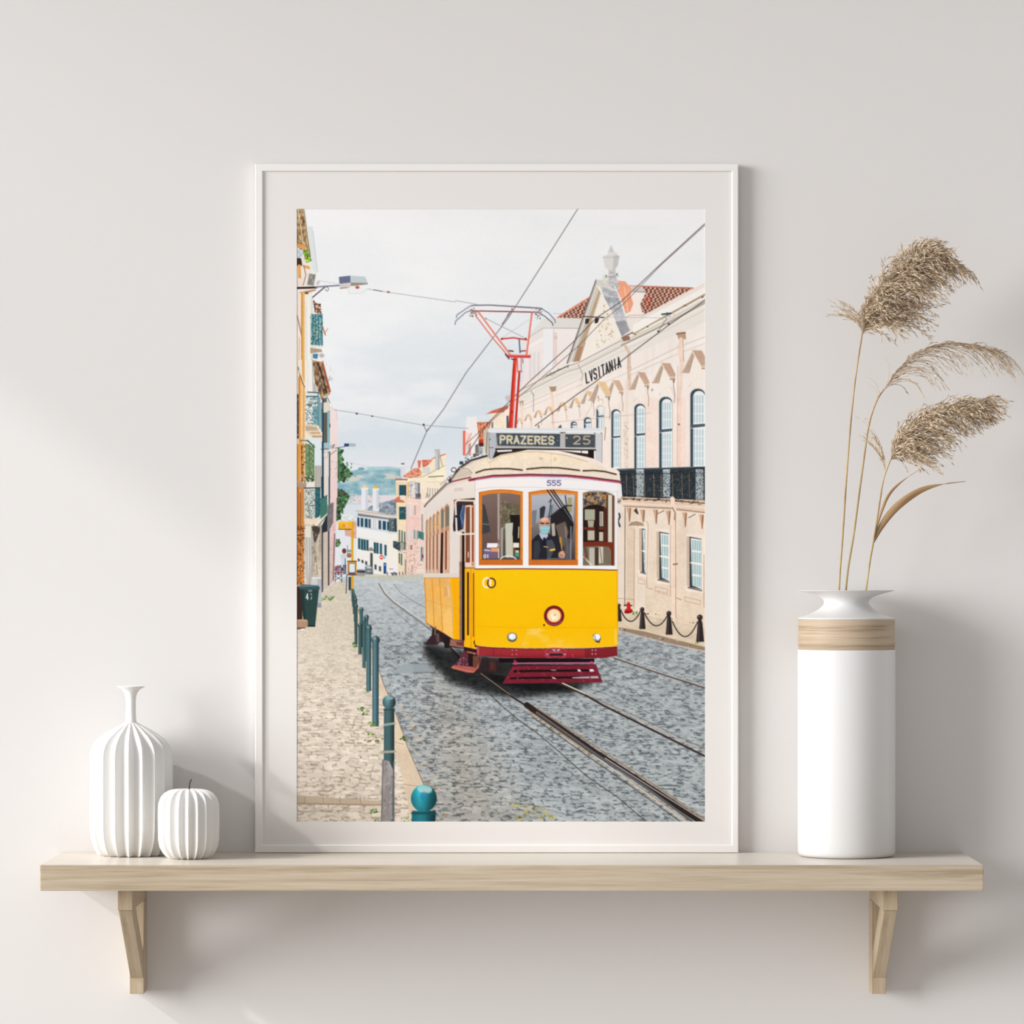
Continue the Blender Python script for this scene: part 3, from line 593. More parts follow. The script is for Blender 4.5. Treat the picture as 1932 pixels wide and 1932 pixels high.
low(380, 416, 630, 1070, 8, 10); low(555, 655, 662, 1145, 18, 14); low(860, 985, 712, 1225, 24, 16)
rect(315, 1140, 415, 1480, (240, 228, 216), .55)
for x0, x1, y in ((345, 408, 1140), (515, 640, 1215), (815, 975, 1322)): line([(x0, y), (x1, y+(x1-x0)*.24), (x1, y+42+(x1-x0)*.24), (x0, y+42), (x0, y)], 5, (196, 156, 130))
line([(430, 560), (445, 580), (430, 1230), (490, 1245)], 6, (190, 152, 128)); line([(672, 600), (670, 1310)], 6, (190, 152, 128)); line([(1010, 900), (1010, 1430)], 6, (160, 124, 100)); line([(510, 1260), (660, 1310)], 5, (196, 160, 136)); line([(720, 1330), (780, 1352)], 6, (150, 116, 98))
line([(690, 330), (710, 470), (705, 1540)], 46, (244, 220, 200)); line([(722, 480), (724, 1540)], 8, (190, 150, 126)); line([(690, 420), (718, 470), (712, 540)], 14, (150, 110, 90), .8); line([(700, 995), (740, 988)], 12, (120, 84, 68))
speck([(520, 1250), (660, 1310), (660, 1500), (420, 1440), (430, 1380)], [(226, 204, 180), (238, 222, 204), (222, 198, 172)], 120, 1, 2.4, 82, 1, .6)

# ------------------------------------------------------------------ left buildings
frame(540, 380, 6.0375)
poly([(118, 85), (205, 85), (250, 300), (285, 640), (310, 900), (285, 1320), (285, 1932), (118, 1932)], (238, 230, 220))
poly([(118, 95), (205, 85), (240, 330), (285, 620), (240, 700), (118, 480)], tex((120, 88, 56), (222, 196, 152), np.clip((fbm(3, 6, 3, 91)-.25)*1.9, 0, 1)))
line([(140, 100), (200, 480)], 9, (236, 214, 176)); line([(195, 90), (225, 260), (262, 560), (280, 680)], 10, (206, 190, 160)); line([(208, 100), (268, 560), (285, 670)], 6, (80, 62, 46), .8); ell(207, 235, 9, 10, (50, 40, 34))
poly([(250, 290), (310, 295), (305, 340), (360, 800), (345, 830), (300, 780)], (222, 228, 228)); line([(310, 340), (362, 805)], 8, (196, 204, 206)); line([(218, 90), (250, 290)], 5, (226, 226, 224))
poly([(125, 480), (230, 510), (240, 560), (130, 530)], (222, 160, 96)); poly([(125, 545), (200, 560), (190, 650), (125, 640)], (206, 216, 224)); line([(140, 570), (180, 620), (140, 640)], 8, (150, 170, 186)); rect(122, 650, 185, 740, (60, 48, 44)); poly([(170, 640), (205, 600), (225, 720), (195, 740)], (232, 226, 220))
poly([(205, 565), (245, 560), (290, 680), (240, 710), (220, 640)], (120, 190, 50)); speck([(205, 565), (245, 560), (290, 680), (240, 710)], [(70, 130, 40), (190, 226, 90), (90, 60, 40)], 60, .8, 2, 92)
poly([(190, 725), (270, 745), (280, 780), (200, 760)], (220, 160, 100)); line([(155, 740), (160, 880)], 34, (226, 164, 92)); rect(118, 880, 200, 985, (240, 222, 208)); line([(205, 740), (230, 840), (200, 960)], 9, (150, 110, 90)); 
poly([(255, 815), (350, 828), (325, 975), (225, 965)], (236, 222, 212)); poly([(268, 828), (342, 838), (318, 965), (245, 955)], (138, 140, 134)); line([(280, 850), (320, 930)], 6, (206, 206, 196)); line([(250, 940), (330, 860)], 5, (96, 100, 98)); poly([(350, 920), (395, 895), (380, 950), (345, 960)], (206, 196, 184))
line([(118, 992), (350, 985)], 24, (48, 40, 44)); line([(340, 980), (610, 962)], 16, (120, 122, 142)); line([(118, 1245), (280, 1120), (440, 985)], 12, (52, 40, 52)); ring(470, 1003, 17, 22, 6, (80, 76, 100), -2.4, 3.0)
poly([(150, 1040), (340, 1005), (345, 1020), (200, 1060)], (196, 140, 96)); rect(220, 1040, 258, 1095, (70, 58, 46)); line([(400, 912), (600, 945)], 5, (190, 190, 198))
rect(118, 1050, 178, 1932, (240, 224, 206)); line([(130, 1300), (180, 1500)], 5, (140, 110, 96)); line([(130, 1310), (160, 1440), (180, 1540)], 6, (120, 96, 84)); line([(155, 1560), (150, 1932)], 8, (200, 170, 140))
line([(198, 1050), (198, 1932)], 40, (228, 170, 96)); line([(182, 1050), (182, 1932)], 6, (150, 96, 44)); line([(210, 1060), (210, 1932)], 7, (246, 206, 146)); rect(218, 1060, 300, 1932, (236, 234, 226)); line([(232, 1200), (236, 1932)], 5, (206, 206, 202)); line([(262, 1100), (264, 1932)], 8, (248, 246, 240)); line([(300, 1100), (300, 1932)], 9, (206, 198, 188))
poly([(315, 1120), (340, 1160), (395, 1180), (410, 1285), (330, 1270)], (120, 84, 66)); speck([(315, 1120), (400, 1180), (410, 1285), (320, 1270)], [(80, 54, 44), (206, 150, 120), (236, 226, 216)], 50, .8, 2, 93)
poly([(285, 1285), (420, 1290), (425, 1650), (285, 1640)], (120, 166, 176)); speck([(285, 1285), (420, 1290), (425, 1650), (285, 1640)], [(30, 88, 106), (220, 226, 222), (60, 120, 90), (24, 66, 84), (190, 190, 110)], 280, .6, 1.6, 94, .8)
for x in (310, 340, 372, 412): line([(x, 1290), (x, 1640)], 7, (30, 92, 110))
line([(420, 1430), (450, 1525)], 14, (190, 120, 84)); line([(450, 1500), (480, 1450)], 5, (150, 80, 80))
poly([(280, 1640), (425, 1660), (420, 1680), (280, 1670)], (236, 226, 214)); poly([(280, 1670), (410, 1690), (415, 1720), (280, 1735)], (176, 156, 136))
poly([(310, 1740), (370, 1740), (360, 1800), (310, 1790)], (70, 130, 160)); ell(410, 1760, 30, 26, (190, 186, 180)); 
frame(550, 680, 7.43)
poly([(70, 0), (310, 0), (320, 300), (440, 560), (650, 760), (650, 1932), (70, 1932)], (236, 228, 216))
poly([(300, 0), (440, 30), (480, 200), (550, 440), (540, 480), (520, 500), (430, 560), (330, 300)], tex((84, 58, 44), (206, 176, 136), np.clip((fbm(4, 6, 3, 95)-.25)*1.8, 0, 1)))
line([(440, 30), (480, 190), (545, 440)], 26, (168, 84, 58)); line([(320, 8), (440, 36)], 14, (222, 160, 130)); line([(380, 40), (440, 230), (500, 460)], 20, (58, 42, 36)); speck([(450, 0), (600, 60), (580, 320), (540, 320)], [(80, 84, 70), (120, 124, 104)], 26, .4, .9, 96); line([(515, 310), (560, 250)], 3, (90, 90, 80)); line([(520, 280), (545, 220)], 3, (90, 90, 80)); line([(475, 200), (465, 300), (420, 420)], 6, (150, 160, 168))
rect(75, 0, 110, 1932, (240, 220, 196)); rect(70, 480, 112, 1100, (60, 70, 88)); speck([(70, 500), (112, 500), (112, 1080), (70, 1080)], [(110, 120, 140), (34, 40, 56), (190, 190, 196)], 60, .6, 1.4, 97)
line([(135, 230), (130, 1932)], 50, (228, 164, 88)); line([(112, 240), (108, 1100)], 10, (150, 90, 40)); line([(146, 240), (142, 1100)], 10, (248, 206, 140)); line([(170, 0), (176, 340)], 40, (230, 172, 98)); line([(178, 340), (172, 1100)], 40, (230, 172, 100)); line([(158, 350), (154, 1100)], 9, (246, 226, 200)); line([(100, 100), (130, 220), (170, 330), (215, 420)], 12, (70, 50, 44), .8); line([(115, 150), (160, 260), (190, 350)], 12, (240, 232, 224))
rect(195, 0, 305, 440, (238, 236, 230)); line([(232, 0), (232, 440)], 6, (212, 206, 196)); line([(300, 0), (310, 440)], 10, (170, 160, 150)); poly([(310, 300), (380, 400), (370, 450), (320, 450)], (206, 200, 194)); line([(330, 330), (335, 450)], 6, (120, 110, 106))
poly([(200, 445), (380, 450), (440, 640), (440, 1010), (370, 930), (200, 890)], (226, 228, 224)); speck([(200, 530), (370, 500), (370, 920), (200, 890)], [(46, 92, 104), (90, 120, 124), (240, 240, 236), (30, 62, 74)], 300, .5, 1.5, 98, .8)
line([(235, 450), (385, 458)], 14, (38, 70, 86)); line([(215, 510), (380, 510)], 16, (44, 96, 110)); line([(270, 548), (380, 545)], 9, (40, 88, 100)); line([(270, 605), (380, 605)], 10, (40, 88, 100)); poly([(300, 650), (385, 640), (385, 900), (320, 900)], (60, 126, 138), .6)
for x, y0, y1 in ((380, 450, 920), (402, 520, 960), (425, 600, 1000), (440, 690, 1010)): line([(x, y0), (x+4, y1)], 12, (38, 104, 120))
poly([(200, 890), (370, 915), (440, 1060), (430, 1090), (300, 1085), (200, 990)], (224, 206, 180)); poly([(205, 920), (350, 940), (380, 985), (210, 990)], (190, 172, 148)); line([(370, 920), (440, 1060)], 10, (248, 240, 230)); rect(270, 1010, 410, 1030, (196, 160, 120)); rect(300, 1060, 430, 1082, (186, 150, 108))
poly([(450, 560), (500, 500), (580, 800), (580, 870), (540, 900), (450, 720)], (226, 218, 204)); line([(455, 530), (510, 500)], 16, (240, 236, 230)); poly([(440, 540), (500, 520), (500, 590), (440, 600)], (90, 100, 110)); poly([(450, 740), (510, 730), (510, 1160), (450, 1160)], (92, 94, 86)); line([(446, 560), (446, 1160)], 16, (24, 44, 68)); line([(530, 720), (530, 1240)], 30, (130, 176, 186)); line([(545, 900), (547, 940)], 14, (30, 46, 60)); line([(500, 500), (545, 600)], 9, (120, 90, 70)); line([(510, 560), (585, 850)], 7, (206, 196, 178))
poly([(555, 660), (640, 720), (655, 840), (648, 1932), (550, 1932), (550, 900)], ygrad([(775, (240, 222, 220)), (850, (238, 216, 214)), (940, (232, 206, 206))])); line([(560, 660), (635, 715)], 10, (236, 190, 170)); line([(635, 700), (650, 840)], 6, (206, 190, 190)); speck([(560, 1380), (645, 1380), (645, 1932), (560, 1932)], [(214, 170, 170), (246, 232, 230), (206, 150, 140)], 60, .7, 1.6, 99)
rect(250, 1090, 430, 1700, (222, 230, 234)); rect(330, 1480, 430, 1780, (206, 200, 192)); 
for x in (345, 365, 390, 415): line([(x, 1480), (x, 1780)], 6, (120, 112, 108))
line([(445, 1150), (447, 1932)], 26, (26, 54, 76)); rect(460, 1240, 530, 1932, (228, 220, 212)); ring(485, 1330, 30, 45, 6, (170, 170, 176)); line([(540, 1290), (540, 1932)], 18, (34, 66, 84)); poly([(460, 1160), (540, 1160), (550, 1250), (460, 1250)], (160, 190, 200)); line([(420, 1250), (520, 1248)], 10, (60, 60, 70)); line([(520, 1280), (545, 1330), (640, 1260)], 8, (110, 96, 96)); poly([(555, 1190), (620, 1180), (600, 1240), (550, 1240)], (190, 180, 176)); line([(585, 1230), (605, 1180)], 9, (80, 96, 110)); line([(620, 1232), (750, 1215)], 10, (80, 110, 140)); rect(745, 1170, 812, 1212, (40, 66, 104)); poly([(812, 1165), (895, 1170), (915, 1200), (880, 1215), (812, 1210)], (170, 184, 188)); ring(850, 1228, 62, 28, 4, (206, 212, 216), .1, 2.8)
rect(120, 1120, 240, 1140, (110, 134, 116)); line([(230, 1125), (330, 1220)], 16, (52, 66, 50)); poly([(205, 1160), (325, 1220), (325, 1700), (205, 1690)], (120, 146, 104)); speck([(205, 1160), (325, 1220), (325, 1700), (205, 1690)], [(76, 104, 66), (168, 190, 146), (60, 84, 56), (140, 164, 116)], 260, .6, 1.5, 100, .7)
for x in (205, 262, 322): line([(x, 1180), (x, 1690)], 9, (84, 118, 84))
speck([(120, 1620), (330, 1620), (330, 1710), (120, 1710)], [(40, 44, 34), (90, 100, 70), (220, 220, 210)], 70, .8, 1.8, 101)
line([(110, 1190), (108, 1700)], 44, (222, 156, 78)); line([(90, 1190), (90, 1700)], 7, (140, 84, 40)); line([(172, 1180), (170, 1690)], 36, (214, 146, 76)); line([(150, 1200), (155, 1700)], 14, (74, 46, 32)); speck([(150, 1180), (195, 1180), (195, 1690), (150, 1690)], [(120, 70, 40), (236, 190, 130)], 60, .7, 1.6, 102)
poly([(75, 1710), (220, 1720), (210, 1800), (80, 1780)], (168, 150, 136)); line([(130, 1800), (128, 1932)], 60, (206, 134, 66)); line([(150, 1800), (152, 1932)], 14, (74, 44, 30)); rect(78, 1780, 100, 1890, (40, 70, 96))
frame(550, 900, 6.036)
poly([(62, 140), (160, 140), (230, 560), (240, 1200), (62, 1250)], (214, 196, 172)); poly([(155, 480), (360, 540), (500, 540), (500, 1150), (360, 1320), (330, 1160), (240, 1140), (240, 1240), (150, 1240)], tex((176, 160, 142), (234, 224, 206), np.clip((fbm(4, 40, 3, 103)-.25)*1.9, 0, 1)))
line([(80, 140), (78, 1220)], 34, (190, 112, 48)); line([(62, 560), (64, 1220)], 16, (104, 60, 32)); line([(128, 140), (124, 1220)], 40, (206, 130, 62)); line([(106, 180), (104, 1210)], 8, (90, 50, 28)); speck([(62, 560), (150, 560), (150, 1220), (62, 1220)], [(104, 58, 30), (226, 160, 90), (150, 86, 40), (70, 44, 30)], 220, .8, 2.2, 104, .6); line([(62, 600), (155, 590)], 16, (120, 66, 34)); line([(62, 665), (150, 660)], 10, (80, 46, 30))
rect(175, 690, 190, 1225, (178, 186, 196)); rect(205, 690, 222, 1225, (170, 176, 186)); rect(160, 560, 230, 690, (226, 222, 208)); line([(235, 560), (240, 1140)], 9, (150, 140, 130)); poly([(235, 560), (330, 560), (330, 620), (280, 750), (262, 740)], (78, 72, 66)); speck([(235, 560), (330, 560), (330, 1130), (240, 1130)], [(120, 108, 96), (206, 196, 180), (90, 80, 74)], 120, .7, 2, 105, .5)
rect(345, 0, 372, 240, (30, 62, 82)); rect(375, 0, 428, 300, (226, 214, 206)); rect(428, 0, 444, 320, (34, 60, 80)); poly([(444, 0), (522, 0), (515, 600), (490, 1190), (440, 1230), (444, 320)], ygrad([(900, (236, 212, 210)), (1000, (230, 196, 196)), (1100, (214, 184, 176))])); speck([(450, 500), (500, 500), (490, 1150), (445, 1200)], [(206, 160, 156), (180, 140, 134), (240, 220, 214)], 50, .7, 1.6, 106, .7); line([(495, 650), (480, 1180)], 10, (90, 80, 84)); rect(420, 560, 436, 1240, (44, 54, 64)); rect(348, 560, 364, 1320, (56, 64, 72)); rect(364, 560, 420, 1280, (206, 190, 176)); line([(362, 580), (362, 1300)], 8, (90, 84, 84))
poly([(155, 130), (275, 140), (335, 130), (340, 470), (280, 490), (155, 480)], (206, 210, 200)); speck([(155, 140), (280, 145), (275, 480), (160, 475)], [(40, 66, 70), (70, 96, 96), (236, 238, 230), (24, 44, 52)], 330, .5, 1.3, 107, .6)
poly([(275, 130), (335, 130), (335, 430), (290, 500), (275, 480)], (46, 96, 104)); line([(150, 130), (335, 125)], 12, (36, 58, 66)); speck([(275, 140), (335, 140), (335, 440), (285, 480)], [(30, 66, 78), (110, 146, 146)], 60, .5, 1.2, 108, .6)
poly([(155, 475), (275, 475), (330, 450), (290, 540), (160, 540)], (236, 214, 194)); poly([(330, 260), (410, 215), (415, 410), (335, 500)], (66, 118, 106)); line([(330, 255), (410, 212)], 9, (30, 74, 76)); speck([(330, 260), (410, 220), (415, 400), (335, 490)], [(40, 90, 84), (110, 156, 134)], 50, .5, 1.1, 109, .6); poly([(270, 540), (350, 470), (410, 420), (390, 480), (300, 590)], (236, 226, 210)); line([(285, 590), (400, 450)], 9, (90, 80, 70)); poly([(240, 570), (300, 560), (330, 600), (320, 640), (250, 620)], (70, 62, 56))
poly([(415, 320), (485, 290), (480, 520), (420, 640)], (122, 116, 116)); speck([(415, 320), (485, 300), (480, 500), (420, 620)], [(60, 56, 60), (170, 164, 160)], 70, .5, 1.2, 110, .6); poly([(350, 560), (415, 420), (415, 620), (360, 640)], (40, 48, 58))

# ------------------------------------------------------------------ ground
frame(0, 0)
street = cobble(1045, .0145, .040, 700, (174, 181, 184), (84, 92, 98), .13, 121, skew=-.15, mort=.32)
far = np.clip((Yg-1090)/140, 0, 1)[..., None]
street = street*far+(col((196, 202, 206))*(1+(fbm(5, 2, 2, 122)-.5)[..., None]*.16))*(1-far)
street -= (np.clip((fbm(90, 30, 3, 123)-.5)*2, 0, 1)*16)[..., None]
brn = np.clip(1-np.abs((Xg-820-(Yg-1240)*.25)/(40+(Yg-1200)*.28)), 0, 1)*np.clip((Yg-1200)/200, 0, 1)
street = street*(1-.8*brn[..., None])+(street*col((.97, .90, .84))+2)*.8*brn[..., None]
poly([(668, 1088), (805, 1085), (1165, 1190), (1330, 1225), (1330, 1552), (560, 1552), (600, 1140), (650, 1088)], street)
poly([(670, 1080), (740, 1086), (806, 1082), (806, 1092), (740, 1096), (668, 1090)], (196, 196, 176), .7)
# pavement on the left
pav = cobble(1035, .0165, .043, 620, (222, 210, 195), (160, 143, 127), .11, 131, mort=.26)
farp = np.clip((Yg-1150)/200, 0, 1)[..., None]
pav = pav*farp+(col((212, 202, 184))*(1+(fbm(4, 2, 2, 132)-.5)[..., None]*.14))*(1-farp)
pavp = [(632, 1098), (655, 1098), (668, 1150), (700, 1240), (716, 1300), (752, 1400), (800, 1552), (556, 1552), (556, 1170), (606, 1120)]
poly(pavp, pav)
poly([(560, 1500), (560, 1518), (720, 1520), (724, 1512)], (196, 178, 156)); line([(560, 1516), (722, 1519)], 2, (150, 128, 108), .8); line([(560, 1530), (640, 1532)], 1, (170, 150, 130), .5)
for x in (575, 610, 642, 680): line([(x, 1503), (x+1, 1516)], 1, (140, 120, 104), .8)
kerb = [(664, 1118), (676, 1150), (702, 1220), (724, 1290), (742, 1330), (770, 1410), (800, 1480), (826, 1552), (778, 1552), (756, 1450), (734, 1360), (706, 1270), (684, 1200), (668, 1140)]
poly(kerb, tex((204, 184, 160), (228, 210, 186), fbm(20, 40, 3, 133))); 
for y, x0, x1 in ((1330, 716, 738), (1400, 744, 762), (1480, 764, 796)): line([(x0, y), (x1, y+4)], 1.2, (150, 126, 104), .7)
line([(676, 1150), (702, 1220), (724, 1290), (742, 1330), (770, 1410), (800, 1480), (826, 1552)], 1.6, (120, 96, 80), .7)
speck([(742, 1330), (770, 1330), (860, 1552), (826, 1552)], [(150, 130, 112), (200, 184, 164), (176, 160, 146)], 180, 1.5, 4, 134, 1.6, .7)
speck([(660, 1380), (720, 1380), (724, 1450), (660, 1450)], [(120, 90, 70)], 12, .8, 1.8, 135, 1.5)
for x, y in ((682, 1338), (690, 1345), (702, 1366), (716, 1396), (672, 1218), (694, 1303), (622, 1128), (612, 1131), (762, 1392), (770, 1398), (700, 1384), (715, 1550), (770, 1546), (705, 1530)): speck([(x-7, y-4), (x+7, y-4), (x+7, y+4), (x-7, y+4)], [(92, 130, 60), (60, 94, 40), (120, 150, 80)], 9, .8, 2.2, int(x+y), 1.2)
# pavement on the right
poly([(1165, 1150), (1330, 1185), (1330, 1230), (1165, 1190)], tex((206, 186, 160), (230, 214, 192), fbm(14, 8, 3, 136)))
frame(1140, 880, 5.365)
poly([(150, 1630), (400, 1670), (700, 1750), (1022, 1830), (1022, 1870), (700, 1800), (150, 1660)], (150, 130, 110)); speck([(150, 1630), (1022, 1830), (1022, 1870), (150, 1660)], [(100, 86, 74), (190, 170, 146)], 60, .8, 2, 137, 1.6); line([(150, 1622), (400, 1662), (700, 1740), (1022, 1820)], 7, (226, 204, 178)); line([(150, 1665), (700, 1808), (1022, 1880)], 9, (206, 188, 180), .6)
speck([(420, 1400), (540, 1480), (700, 1545), (1022, 1600), (1022, 1620), (420, 1500)], [(150, 116, 90), (96, 74, 58), (220, 196, 168)], 70, .6, 1.5, 138, 1.5)
poly([(205, 1470), (215, 1445), (230, 1440), (228, 1395), (245, 1368), (266, 1395), (268, 1440), (288, 1450), (288, 1475), (250, 1490), (210, 1488)], (200, 36, 34)); line([(205, 1410), (225, 1405)], 14, (50, 40, 46)); line([(270, 1410), (282, 1412)], 12, (50, 40, 46)); poly([(205, 1465), (288, 1460), (286, 1480), (245, 1490), (210, 1488)], (140, 26, 30))
speck([(285, 1470), (335, 1470), (335, 1495), (285, 1495)], [(90, 140, 60)], 20, .8, 1.6, 139); speck([(920, 1770), (960, 1770), (960, 1790), (920, 1790)], [(110, 160, 60)], 20, .8, 1.8, 140)
for (ax, ay), (bx, by), sg in (((165, 1450), (365, 1470), 120), ((405, 1480), (640, 1510), 130), ((690, 1570), (945, 1575), 165)):
    t = np.linspace(0, 1, 16); line([(ax+(bx-ax)*q, ay+(by-ay)*q+sg*4*q*(1-q)*.92) for q in t], 11, (44, 38, 38))
for x, y, s in ((150, 1410, .75), (385, 1450, .92), (655, 1490, 1.0), (968, 1530, 1.15)):
    ell(x, y, 25*s, 25*s, (52, 42, 42)); rect(x-14*s, y+18*s, x+16*s, y+46*s, (44, 36, 36)); poly([(x-18*s, y+40*s), (x+22*s, y+40*s), (x+38*s, y+215*s), (x-32*s, y+215*s)], (46, 38, 40)); line([(x-8*s, y+50*s), (x-12*s, y+205*s)], 7*s, (96, 82, 78)); ell(x-8*s, y-8*s, 8*s, 8*s, (110, 96, 92))
# rails
frame(0, 0)
for pts, w_, c_ in (([(716, 1102), (726, 1120), (742, 1136), (772, 1158), (815, 1190)], 2.4, (120, 116, 114)), ([(719, 1102), (730, 1120), (745, 1134), (776, 1156), (815, 1183)], 1.2, (226, 220, 212)),
                    ([(744, 1103), (756, 1118), (776, 1132), (806, 1148)], 1.6, (140, 140, 142)), ([(748, 1103), (762, 1118), (782, 1132), (806, 1144)], .8, (180, 178, 176)), ([(764, 1097), (788, 1101), (806, 1110)], 1, (170, 170, 172)),
                    ([(738, 1145), (776, 1180), (830, 1230)], 1, (130, 130, 134)), ([(1165, 1218), (1230, 1240), (1330, 1262)], 1.0, (150, 134, 118))): line(pts, w_, c_, .9)
line([(1160, 1242), (1230, 1266), (1335, 1300)], 3.0, (96, 84, 78)); line([(1160, 1240), (1230, 1264), (1335, 1297)], 1.2, (206, 200, 194))
line([(814, 1182), (872, 1246)], 4, (90, 84, 84)); line([(815, 1180), (874, 1242)], 2.2, (240, 236, 228))
frame(780, 1060, 7.727)
poly([(0, 1490), (215, 1490), (320, 1610), (0, 1620)], (150, 160, 166)); line([(0, 1488), (220, 1488), (325, 1610)], 7, (104, 106, 110), .8); line([(0, 1618), (330, 1612)], 8, (70, 72, 78), .8); poly([(-160, 1495), (0, 1490), (0, 1620), (-300, 1620)], (156, 166, 172))
# shade under the tram, as printed in the picture
frame(0, 0)
sh = np.zeros((PH, PW), np.float32)
for pts, v in (([(800, 1210), (880, 1230), (1000, 1250), (1100, 1258), (1120, 1262), (1118, 1290), (1060, 1308), (990, 1316), (950, 1314), (905, 1306), (850, 1288), (800, 1236)], .66), ([(870, 1250), (960, 1270), (1110, 1290), (1080, 1308), (1000, 1312), (930, 1296)], .75)):
    m, mx, my = mask(tr(pts)); t = np.zeros((PH, PW), np.float32); t[my:my+m.shape[0], mx:mx+m.shape[1]] = m*v
    sh = np.maximum(sh, boxblur(boxblur(t, 6), 6))
CV *= (1-np.clip(sh*1.15, 0, .94))[..., None]
# near rails
frame(880, 1240, 4.2)
line([(110, 130), (340, 300), (560, 440)], 12, (40, 30, 28)); line([(115, 128), (350, 300)], 5, (176, 156, 136)); line([(480, 380), (640, 490), (1000, 740), (1480, 1050), (1900, 1330)], 46, (44, 34, 32)); line([(560, 440), (640, 495), (1000, 750), (1420, 1030), (1800, 1310)], 20, (96, 96, 100)); line([(500, 430), (620, 510), (980, 765), (1400, 1050), (1760, 1310)], 9, (176, 140, 104)); line([(560, 405), (650, 465), (1010, 700), (1500, 1020), (1900, 1290)], 11, (156, 128, 104)); line([(1100, 800), (1500, 1055), (1890, 1300)], 7, (190, 186, 184)); line([(1000, 772), (1400, 1060), (1780, 1330)], 8, (206, 204, 200)); line([(520, 470), (900, 740), (1400, 1090), (1720, 1320)], 9, (70, 56, 44), .7)
line([(735, 205), (960, 310), (1080, 380), (1480, 580), (1900, 790)], 15, (54, 42, 38)); line([(760, 205), (970, 300), (1100, 365), (1500, 560), (1900, 755)], 10, (176, 170, 166)); line([(760, 205), (940, 290)], 7, (232, 222, 204)); line([(1000, 320), (1400, 490), (1700, 640), (1900, 730)], 6, (110, 98, 90), .8)
line([(170, 280), (300, 400), (430, 510), (560, 600), (760, 770), (950, 940), (1200, 1110), (1420, 1300)], 7, (60, 64, 56), .85); speck([(180, 290), (300, 380), (600, 600), (800, 770), (830, 850), (760, 780), (400, 500)], [(74, 110, 50), (50, 80, 40), (190, 170, 140)], 60, .8, 2.2, 141, 1.3); speck([(340, 1140), (700, 1200), (720, 1300), (350, 1290)], [(190, 170, 84), (206, 186, 100), (150, 150, 80)], 90, .8, 2.2, 142, 1.8, .7)
line([(900, 230), (1100, 290), (1300, 380), (1500, 460)], 5, (80, 84, 88), .6)

# ------------------------------------------------------------------ street furniture, left
frame(550, 900, 6.036)
rect(240, 1140, 345, 1480, (206, 206, 208)); rect(300, 1140, 345, 1480, (182, 184, 190)); poly([(240, 1145), (345, 1140), (345, 1160), (240, 1165)], (226, 226, 226)); rect(300, 1440, 345, 1490, (150, 150, 154))
rect(62, 1250, 130, 1640, (60, 40, 34))
poly([(100, 1270), (320, 1265), (275, 1705), (150, 1700)], (44, 70, 66)); poly([(100, 1270), (140, 1270), (175, 1700), (150, 1700)], (34, 54, 54)); poly([(80, 1240), (130, 1225), (310, 1235), (332, 1268), (320, 1285), (100, 1280)], (58, 86, 92)); line([(85, 1245), (310, 1240)], 10, (120, 146, 156)); text('4', (172, 1332), (24, 0), (0, 66), 10, (226, 230, 226)); line([(225, 1330), (235, 1345)], 8, (206, 214, 210)); line([(235, 1370), (228, 1395)], 8, (206, 214, 210)); rect(195, 1285, 240, 1310, (110, 130, 130)); rect(165, 1690, 275, 1708, (26, 40, 40))
poly([(62, 1625), (170, 1625), (192, 1640), (190, 1710), (130, 1725), (62, 1725)], (176, 140, 116)); line([(62, 1630), (180, 1632)], 9, (206, 176, 150)); rect(62, 1715, 160, 1735, (90, 66, 56)); ell(135, 1738, 30, 10, (236, 234, 230))
# bus stop
rect(684, 505, 708, 1290, (236, 178, 32)); rect(700, 505, 708, 1290, (206, 146, 24)); rect(538, 512, 690, 600, (240, 180, 40)); rect(538, 512, 672, 530, (246, 196, 70)); rect(538, 594, 690, 604, (90, 76, 66)); rect(590, 545, 615, 575, (226, 130, 80)); rect(622, 545, 650, 572, (236, 190, 150)); line([(545, 575), (580, 575)], 5, (200, 140, 40))
ell(605, 845, 24, 30, (110, 54, 48)); ell(665, 895, 22, 26, (150, 84, 60)); ell(665, 893, 8, 9, (226, 150, 90)); rect(645, 830, 690, 860, (140, 160, 160)); line([(642, 780), (640, 920)], 6, (80, 84, 90)); line([(615, 890), (618, 1030)], 12, (80, 110, 140)); poly([(560, 900), (600, 870), (635, 900), (620, 930), (570, 930)], (206, 208, 212)); rect(575, 930, 600, 1000, (206, 214, 222))
rect(640, 955, 748, 1115, (232, 164, 50)); rect(640, 958, 748, 970, (60, 60, 96)); rect(655, 985, 735, 1108, (60, 54, 96)); rect(662, 990, 728, 1090, (222, 232, 232)); rect(640, 1112, 748, 1122, (60, 44, 90))
poly([(498, 1020), (540, 1010), (590, 1040), (580, 1100), (500, 1100)], (120, 112, 128)); speck([(498, 1010), (600, 1010), (600, 1105), (498, 1105)], [(50, 46, 58), (206, 206, 214), (196, 80, 84), (90, 96, 116)], 60, .8, 2, 143); rect(590, 1000, 630, 1110, (70, 76, 96), .7)
for pts in ([(503, 1090), (503, 1200)], [(578, 1100), (578, 1200)], [(503, 1130), (578, 1180)], [(578, 1125), (503, 1180)], [(503, 1115), (578, 1115)]): line(pts, 7, (60, 60, 66), .9)
line([(634, 1120), (628, 1325)], 10, (70, 74, 80))
rect(655, 1140, 684, 1290, (52, 66, 70))
